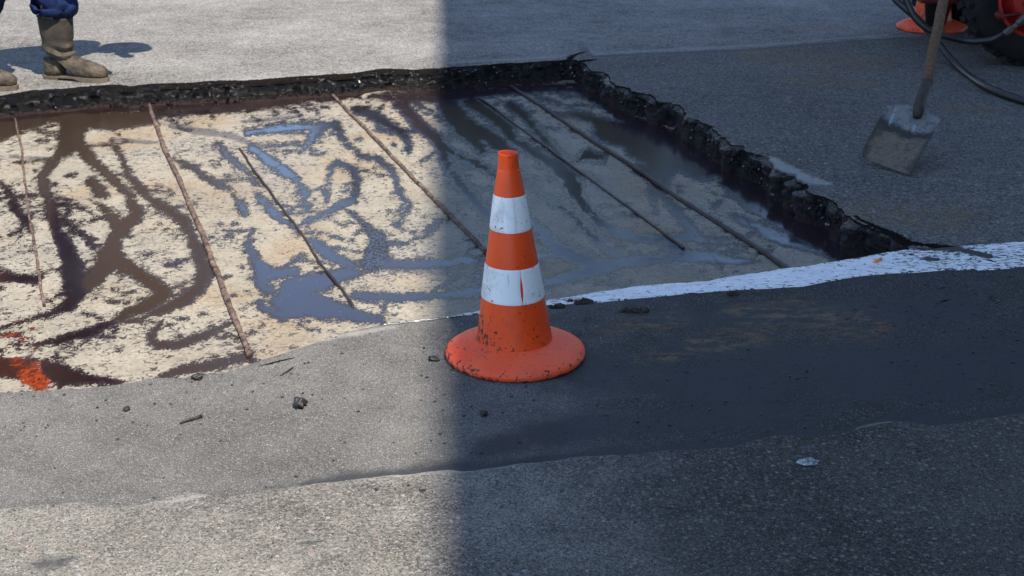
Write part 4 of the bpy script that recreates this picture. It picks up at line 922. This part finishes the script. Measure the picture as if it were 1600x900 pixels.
# ---------------------------------------------------------------- the worker (only boots and trouser legs are in the frame)
def loft(bm, secs, n=28, cap0=True, cap1=True):
    """secs: (centre, ax, ay, ra, rb, power) superellipse rings"""
    out = []
    for c, ax, ay, ra, rb, pw in secs:
        ring = []
        for k in range(n):
            a = 2*PI*k/n; ca, sa = math.cos(a), math.sin(a)
            ring.append(Vector(c)+Vector(ax)*(ra*math.copysign(abs(ca)**pw, ca))+Vector(ay)*(rb*math.copysign(abs(sa)**pw, sa)))
        out.append(ring)
    rings(bm, out, n, cap0, cap1)
person = empty('person', (0, 0, 0))
heel = G(72, 122); toe = G(169, 128)
foot_dir = (toe-heel); foot_dir.z = 0; FL = foot_dir.length; foot_dir.normalize()
person.location = heel.copy()
tag(person, 'worker in dusty brown-grey boots and blue trousers standing at the far edge of the pit', 'person')
def boot(hl, fd, zlift, shaft_top=0.285):
    f = fd; s = Vector((-f.y, f.x, 0)); u = Vector((0, 0, 1)); o = hl-person.location; o.z = zlift
    k = FL/0.29
    def at(x, z, y=0): return o+f*(x*k)+s*y+u*z
    bm = bmesh.new(); secs = []
    # shaft (loose, creased), top to ankle
    Z = np.linspace(shaft_top, 0.115, 20)
    for z in Z:
        t = (z-0.115)/(shaft_top-0.115)
        hw_ = 0.064+0.010*t; cx = 0.074+0.002*t
        cr = 0.0045*math.sin((z-0.11)*150)*max(0, 1-abs(t-0.28)/0.3)
        secs.append((at(cx+cr*.6, z), (f-u*0.22*(1-t)).normalized(), s, hw_*k+cr, (0.056+0.010*t)+cr*.5, .95))
    # bend from ankle to instep, then forward to the toe
    for x, z, tilt, ra, rb in [(0.078, 0.104, .30, .074, .049), (0.088, 0.092, .50, .082, .046), (0.105, 0.080, .80, .080, .043), (0.128, 0.069, 1.1, .064, .041), (0.150, 0.060, 1.32, .054, .042), (0.175, 0.0545, 1.45, .046, .045), (0.205, 0.050, 1.52, .041, .049), (0.235, 0.046, 1.56, .036, .048), (0.262, 0.042, 1.57, .031, .041), (0.280, 0.038, 1.57, .023, .030), (0.288, 0.035, 1.57, .010, .014)]:
        ax = (f*math.cos(tilt)-u*math.sin(tilt))
        secs.append((at(x, z), ax, s, ra, rb, .9))
    loft(bm, secs, 32)
    for v in bm.verts:      # flatten on to the sole, add leather creases
        if v.co.z < zlift+0.017: v.co.z = zlift+0.017
        rel = v.co-o; xx = rel.dot(f)/k
        nn = mnoise.noise(rel*24)*0.0035+mnoise.noise(rel*60)*0.0012
        crz = 0.011*math.sin(rel.z*125+xx*45+mnoise.noise(rel*10)*2.4)*math.exp(-((rel.z-0.125)/0.036)**2)
        r = Vector((rel.x, rel.y, 0))-(f*0.09); 
        if r.length > 1e-4: v.co += r.normalized()*(nn+crz)
    lo = from_bm('boot', bm, M['suede'], person)
    m2 = M['shaft']; lo.data.materials.append(m2)
    for p in lo.data.polygons:
        if p.center.z > zlift+0.142+0.35*((p.center-o).dot(f)-0.08): p.material_index = 1
    # heel counter
    bm = bmesh.new()
    secs = []
    for z in (0.020, 0.05, 0.075, 0.098): secs.append((at(0.048-0.0*z, z), f, s, 0.049, 0.039-(z-.02)*.05, .8))
    loft(bm, secs, 24)
    from_bm('heel_counter', bm, M['suede'], lo)
    # sole and stacked heel
    bm = bmesh.new(); out = []
    prof = [(0.0, .026), (.012, .036), (.05, .039), (.10, .034), (.15, .038), (.20, .048), (.24, .049), (.265, .042), (.284, .028), (.294, .010)]
    pl = [(x, w) for x, w in prof]+[(x, -w) for x, w in prof[::-1]]
    for z in (0.010, 0.021):
        out.append([at(x, z, y) for x, y in pl])
    lift = lambda x: 0.010*math.exp(-((x-0.105)/0.03)**2)
    for j, z in enumerate((0.0, 0.021)):
        for i, (x, y) in enumerate(pl):
            out[j][i] = at(x, (0.0 if x > 0.15 else 0.012+0*lift(x)) if j == 0 else z, y)
    rings(bm, out, len(pl)); sl = from_bm('sole', bm, M['sole'], lo, False)
    bm = bmesh.new(); pl = [(0.002, .024), (.012, .034), (.045, .037), (.075, .035), (.078, 0), (.075, -.035), (.045, -.037), (.012, -.034), (.002, -.024)]
    rings(bm, [[at(x, 0.0, y) for x, y in pl], [at(x, 0.0135, y) for x, y in pl]], len(pl)); from_bm('heel', bm, M['sole'], lo, False)
    return at
zs = 0.0
atR = boot(heel, foot_dir, zs)
toe2 = G(28, 140); fd2 = Vector((1, -0.12, 0)).normalized(); heel2 = toe2-fd2*FL*1.01
atL = boot(heel2, fd2, 0.0)
def skin_obj(name, nodes, edges, mat, parent, sub=2, root=0, amp=0.0):
    me = bpy.data.meshes.new(name); me.from_pydata([n_[0] for n_ in nodes], edges, [])
    o = bpy.data.objects.new(name, me); COL.objects.link(o)
    sk = o.modifiers.new('skin', 'SKIN'); sk.use_smooth_shade = True; sk.branch_smoothing = 0.6
    for i, n_ in enumerate(nodes): me.skin_vertices[0].data[i].radius = (n_[1], n_[2] if len(n_) > 2 else n_[1]); me.skin_vertices[0].data[i].use_root = (i == root)
    sb = o.modifiers.new('sub', 'SUBSURF'); sb.levels = sub; sb.render_levels = sub
    dg = bpy.context.evaluated_depsgraph_get(); m2 = bpy.data.meshes.new_from_object(o.evaluated_get(dg)); bpy.data.objects.remove(o)
    if amp:
        for v in m2.vertices: v.co += v.normal*amp*(mnoise.noise(v.co*13)+0.5*mnoise.noise(v.co*29))
    r_ = link(name, m2, mat, parent); return r_
o0 = Vector((0, 0, 0)); f = foot_dir; up = Vector((0, 0, 1))
aR = atR(0.078, 0.10); aL = atL(0.078, 0.10)
pel = (aR+aL)/2+Vector((-0.10, 0.05, 0)); pel.z = 0.90
kR = (aR+pel)/2+Vector((0.12, 0, 0)); kR.z = 0.50; kL = (aL+pel)/2+Vector((0.12, -0.03, 0)); kL.z = 0.50
hR = pel+Vector((0.02, 0.09, -.05)); hL = pel+Vector((0.0, -0.09, -.05))
wst_ = pel+Vector((0.14, 0, 0.12)); chest = pel+Vector((0.40, 0.0, 0.22)); neck = pel+Vector((0.58, 0.0, 0.28)); head = pel+Vector((0.70, 0.0, 0.30)); crown = head+Vector((0.08, 0, 0.06))
sR = chest+Vector((0.06, 0.19, 0.04)); sL = chest+Vector((0.06, -0.19, 0.04))
eR = sR+Vector((-0.06, 0.08, -0.27)); eL = sL+Vector((-0.06, -0.05, -0.27)); wR = eR+Vector((0.16, -0.06, -0.17)); wL = eL+Vector((0.16, 0.03, -0.17))
B = [(pel, .125), (wst_, .12), (chest, .13), (neck, .058), (head, .085, .095), (crown, .075), (hR, .085), (kR, .058), (aR+Vector((0, 0, .03)), .04), (hL, .085), (kL, .058), (aL+Vector((0, 0, .03)), .04), (sR, .058), (eR, .042), (wR, .028), (sL, .058), (eL, .042), (wL, .028)]
E = [(0, 1), (1, 2), (2, 3), (3, 4), (4, 5), (0, 6), (6, 7), (7, 8), (0, 9), (9, 10), (10, 11), (2, 12), (12, 13), (13, 14), (2, 15), (15, 16), (16, 17)]
skin_obj('body', B, E, M['skin'], person)
# blue trousers, bloused over the boot tops
def leg_nodes(k, a, hip):
    t = Vector((a.x, a.y, 0)); return [(hip, .10), ((hip+k)/2, .095), (k, .085), ((k*.55+a*.45), .092), (Vector((a.x+.012, a.y, 0.385)), .120, .11), (Vector((a.x+.002, a.y, 0.345)), .126, .115), (Vector((a.x-.004, a.y, 0.305)), .108, .10), (Vector((a.x-.006, a.y, 0.280)), .085, .08)]
nR = leg_nodes(kR, aR, hR); nL = leg_nodes(kL, aL, hL)
N_ = [(pel, .145), (wst_, .135)]+nR+nL
E_ = [(0, 1), (0, 2)]+[(2+i, 3+i) for i in range(7)]+[(0, 10)]+[(10+i, 11+i) for i in range(7)]
skin_obj('trousers', N_, E_, M['blue'], person, 3, 0, 0.022)
J = [(wst_-Vector((.03, 0, .08)), .15), (wst_, .145), (chest, .25), (neck-Vector((.02, 0, .02)), .085), (sR, .14), (eR, .085), (wR*.85+eR*.15, .045), (sL, .14), (eL, .085), (wL*.85+eL*.15, .045)]
skin_obj('jacket', J, [(0, 1), (1, 2), (2, 3), (2, 4), (4, 5), (5, 6), (2, 7), (7, 8), (8, 9)], M['blue'], person, 2, 0, 0.010)
# head details: face, hair, helmet
hd2 = head+Vector((.02, 0, .03)); fw = Vector((.86, 0, -.5)).normalized(); upv = Vector((.5, 0, .86)).normalized(); sd2 = Vector((0, 1, 0))
bm = bmesh.new(); tube(bm, [hd2+fw*.08+upv*.02, hd2+fw*.112-upv*.012, hd2+fw*.09-upv*.02], [.008, .014, .008], 10)
for s_ in (-1, 1):
    g = bmesh.ops.create_uvsphere(bm, u_segments=10, v_segments=8, radius=0.02); bmesh.ops.scale(bm, verts=g['verts'], vec=(.8, .4, 1.4)); bmesh.ops.translate(bm, verts=g['verts'], vec=hd2+sd2*s_*.088)
from_bm('face', bm, M['skin'], person)
bm = bmesh.new(); out = []
for k, (r, h_) in enumerate([(.135, 0), (.128, .008), (.118, .012), (.116, .05), (.10, .09), (.065, .118), (.02, .128)]):
    out.append([hd2+upv*(.05+h_)+fw*(math.cos(2*PI*i/32)*r*(1.12 if k < 2 and math.cos(2*PI*i/32) > 0 else 1))+sd2*(math.sin(2*PI*i/32)*r) for i in range(32)])
rings(bm, out, 32); from_bm('helmet', bm, M['helmet'], person)
def hand(w, e, side):
    d = (w-e).normalized(); s_ = d.cross(up).normalized()*side; palm = w+d*.05; n_ = s_.cross(d)*-1
    nodes = [(w, .024, .018), (palm, .030, .016)]; ed = [(0, 1)]
    for i, ln in enumerate((.040, .046, .043, .033)):
        b_0 = palm+d*.035+s_*((i-1.5)*.019); b1 = b_0+d*ln*.7-up*.014; b2 = b1+d*ln*.25-up*ln*.55; b3 = b2-d*ln*.3-up*ln*.35
        k0 = len(nodes); nodes += [(b_0, .010), (b1, .009), (b2, .0085), (b3, .0075)]; ed += [(1, k0), (k0, k0+1), (k0+1, k0+2), (k0+2, k0+3)]
    t1 = w+d*.03-s_*.030; k0 = len(nodes); nodes += [(t1, .012), (t1+d*.035-s_*.012-up*.015, .0105), (t1+d*.055-up*.04, .009)]; ed += [(0, k0), (k0, k0+1), (k0+1, k0+2)]
    skin_obj('hand', nodes, ed, M['skin'], person, 2, 0); return palm+d*.05-up*.03
gR = hand(wR, eR, 1); gL = hand(wL, eL, -1)
# ---------------------------------------------------------------- the building whose roof edge throws the big shadow
# its long wall runs away from the camera to the right of the frame
BH = 10.6; wx0 = -0.02+0.7*math.sin(R(22.2))*BH; hdg = R(-2.75)
bl = empty('building', (wx0, 0, 0)); bl.rotation_euler = (0, 0, -hdg)
tag(bl, 'grey plastered three-storey building right of the road', 'building')
bm = bmesh.new(); box(bm, (5.0, -9.0, BH/2-0.1), (10.0, 27.0, BH-0.2)); from_bm('wall', bm, M['plaster'], bl, False)
bm = bmesh.new(); box(bm, (5.0, -9.0, BH-0.1), (10.0, 27.0, 0.2)); from_bm('roof', bm, M['plaster'], bl, False)
for fl_ in range(3):
    for k in range(8):
        bm = bmesh.new(); y_ = 2.6-k*3.2; z_ = 1.9+fl_*3.2
        for dy, dz, sy, sz in [(0, .72, 1.5, .08), (0, -.72, 1.5, .08), (-.71, 0, .08, 1.36), (.71, 0, .08, 1.36), (0, 0, .05, 1.36)]: box(bm, (-0.012, y_+dy, z_+dz), (0.06, sy, sz))
        w_ = from_bm('window', bm, M['band'], bl, False)
        bm = bmesh.new(); box(bm, (0.0, y_, z_), (0.02, 1.34, 1.36)); from_bm('pane', bm, M['glass'], w_, False)
# a brick house across the road, beyond the upper left of the frame: what the left-hand tar mirrors
hs = empty('brick_house', (-10.6, 17.0, 0)); hs.rotation_euler = (0, 0, R(8))
tag(hs, 'brown brick house across the road behind the worker', 'house')
bm = bmesh.new(); box(bm, (0, 4, 3.6), (12.5, 8, 7.2)); M['brick'] = simple('brown_brick', (0.20, 0.105, 0.065), (0.28, 0.15, 0.095), 5, 0.9, 0.2, 0.01); from_bm('wall', bm, M['brick'], hs, False)
bm = bmesh.new(); wedge(bm, -6.2, 6.2, -6.6, 6.6, 10.2, 7.2, -0.5, 8.5); from_bm('roof', bm, M['darkred'], hs, False)
for fl_ in range(2):
    for k in range(5):
        bm = bmesh.new(); x_, z_ = -4.8+k*2.4, 1.9+fl_*3.1
        for dx, dz, sx, sz in [(0, .72, 1.3, .08), (0, -.72, 1.3, .08), (-.61, 0, .08, 1.36), (.61, 0, .08, 1.36)]: box(bm, (x_+dx, -0.012, z_+dz), (sx, 0.06, sz))
        w_ = from_bm('window', bm, M['band'], hs, False)
        bm = bmesh.new(); box(bm, (x_, -0.004, z_), (1.14, 0.02, 1.36)); from_bm('pane', bm, M['glass'], w_, False)
# unseen tree row added beyond the frame to darken what the wet tar mirrors
M['leaf'] = simple('added_tree_leaves', (0.035, 0.05, 0.022), (0.06, 0.08, 0.035), 3, 0.6, 0.3, 0.0)
M['bark'] = simple('added_tree_bark', (0.12, 0.09, 0.06), (0.2, 0.16, 0.12), 6, 0.9, 0.2, 0.01)
TL = ['%s unseen added tree from the left in the row up the road' % k for k in ('first', 'second', 'third', 'fourth', 'fifth', 'sixth', 'seventh', 'eighth', 'ninth')]
random.seed(11)
for i in range(9):
    hgt = [9.6, 10.4, 9.9, 10.6, 10.0, 10.5, 9.8, 10.3, 10.1][i]; t = empty('added_tree', (-2.6+i*2.15, 31+(i % 2)*1.5, 0)); tag(t, TL[i], 'tree', 'unseen trees added up the road')
    bm = bmesh.new(); tube(bm, [(0, 0, -0.1), (0.05, 0, 1.5), (0.1, 0.05, 3.5), (0, 0, hgt*.8)], [.22, .18, .14, .04], 10)
    for k in range(7):
        a = k*2.4; z = 2.2+k*.6; tube(bm, [(0.05, 0, z), (math.cos(a)*.8, math.sin(a)*.8, z+.6), (math.cos(a)*1.6, math.sin(a)*1.6, z+1.3)], [.07, .05, .02], 6)
    from_bm('trunk', bm, M['bark'], t)
    n = 6800; u = rng.normal(size=(n, 3)); u /= np.linalg.norm(u, axis=1)[:, None]
    cl = rng.integers(0, 26, n); cc = rng.normal(size=(26, 3)); cc /= np.linalg.norm(cc, axis=1)[:, None]; cc *= rng.uniform(.3, 1, (26, 1))
    c = np.array([0, 0, hgt*.56])+cc[cl]*np.array([1.7, 1.7, hgt*.36])+u*rng.uniform(.3, 1, (n, 1))*0.95
    a = rng.normal(size=(n, 3)); a /= np.linalg.norm(a, axis=1)[:, None]; b = np.cross(a, u); b /= np.linalg.norm(b, axis=1)[:, None]
    w = rng.uniform(.08, .16, (n, 1)); co = np.stack([c-a*w, c+b*w*.6, c+a*w, c-b*w*.6], 1).reshape(-1, 3)
    me = bpy.data.meshes.new('crown'); me.from_pydata(co.tolist(), [], np.arange(4*n).reshape(n, 4).tolist()); link('crown', me, M['leaf'], t, False)
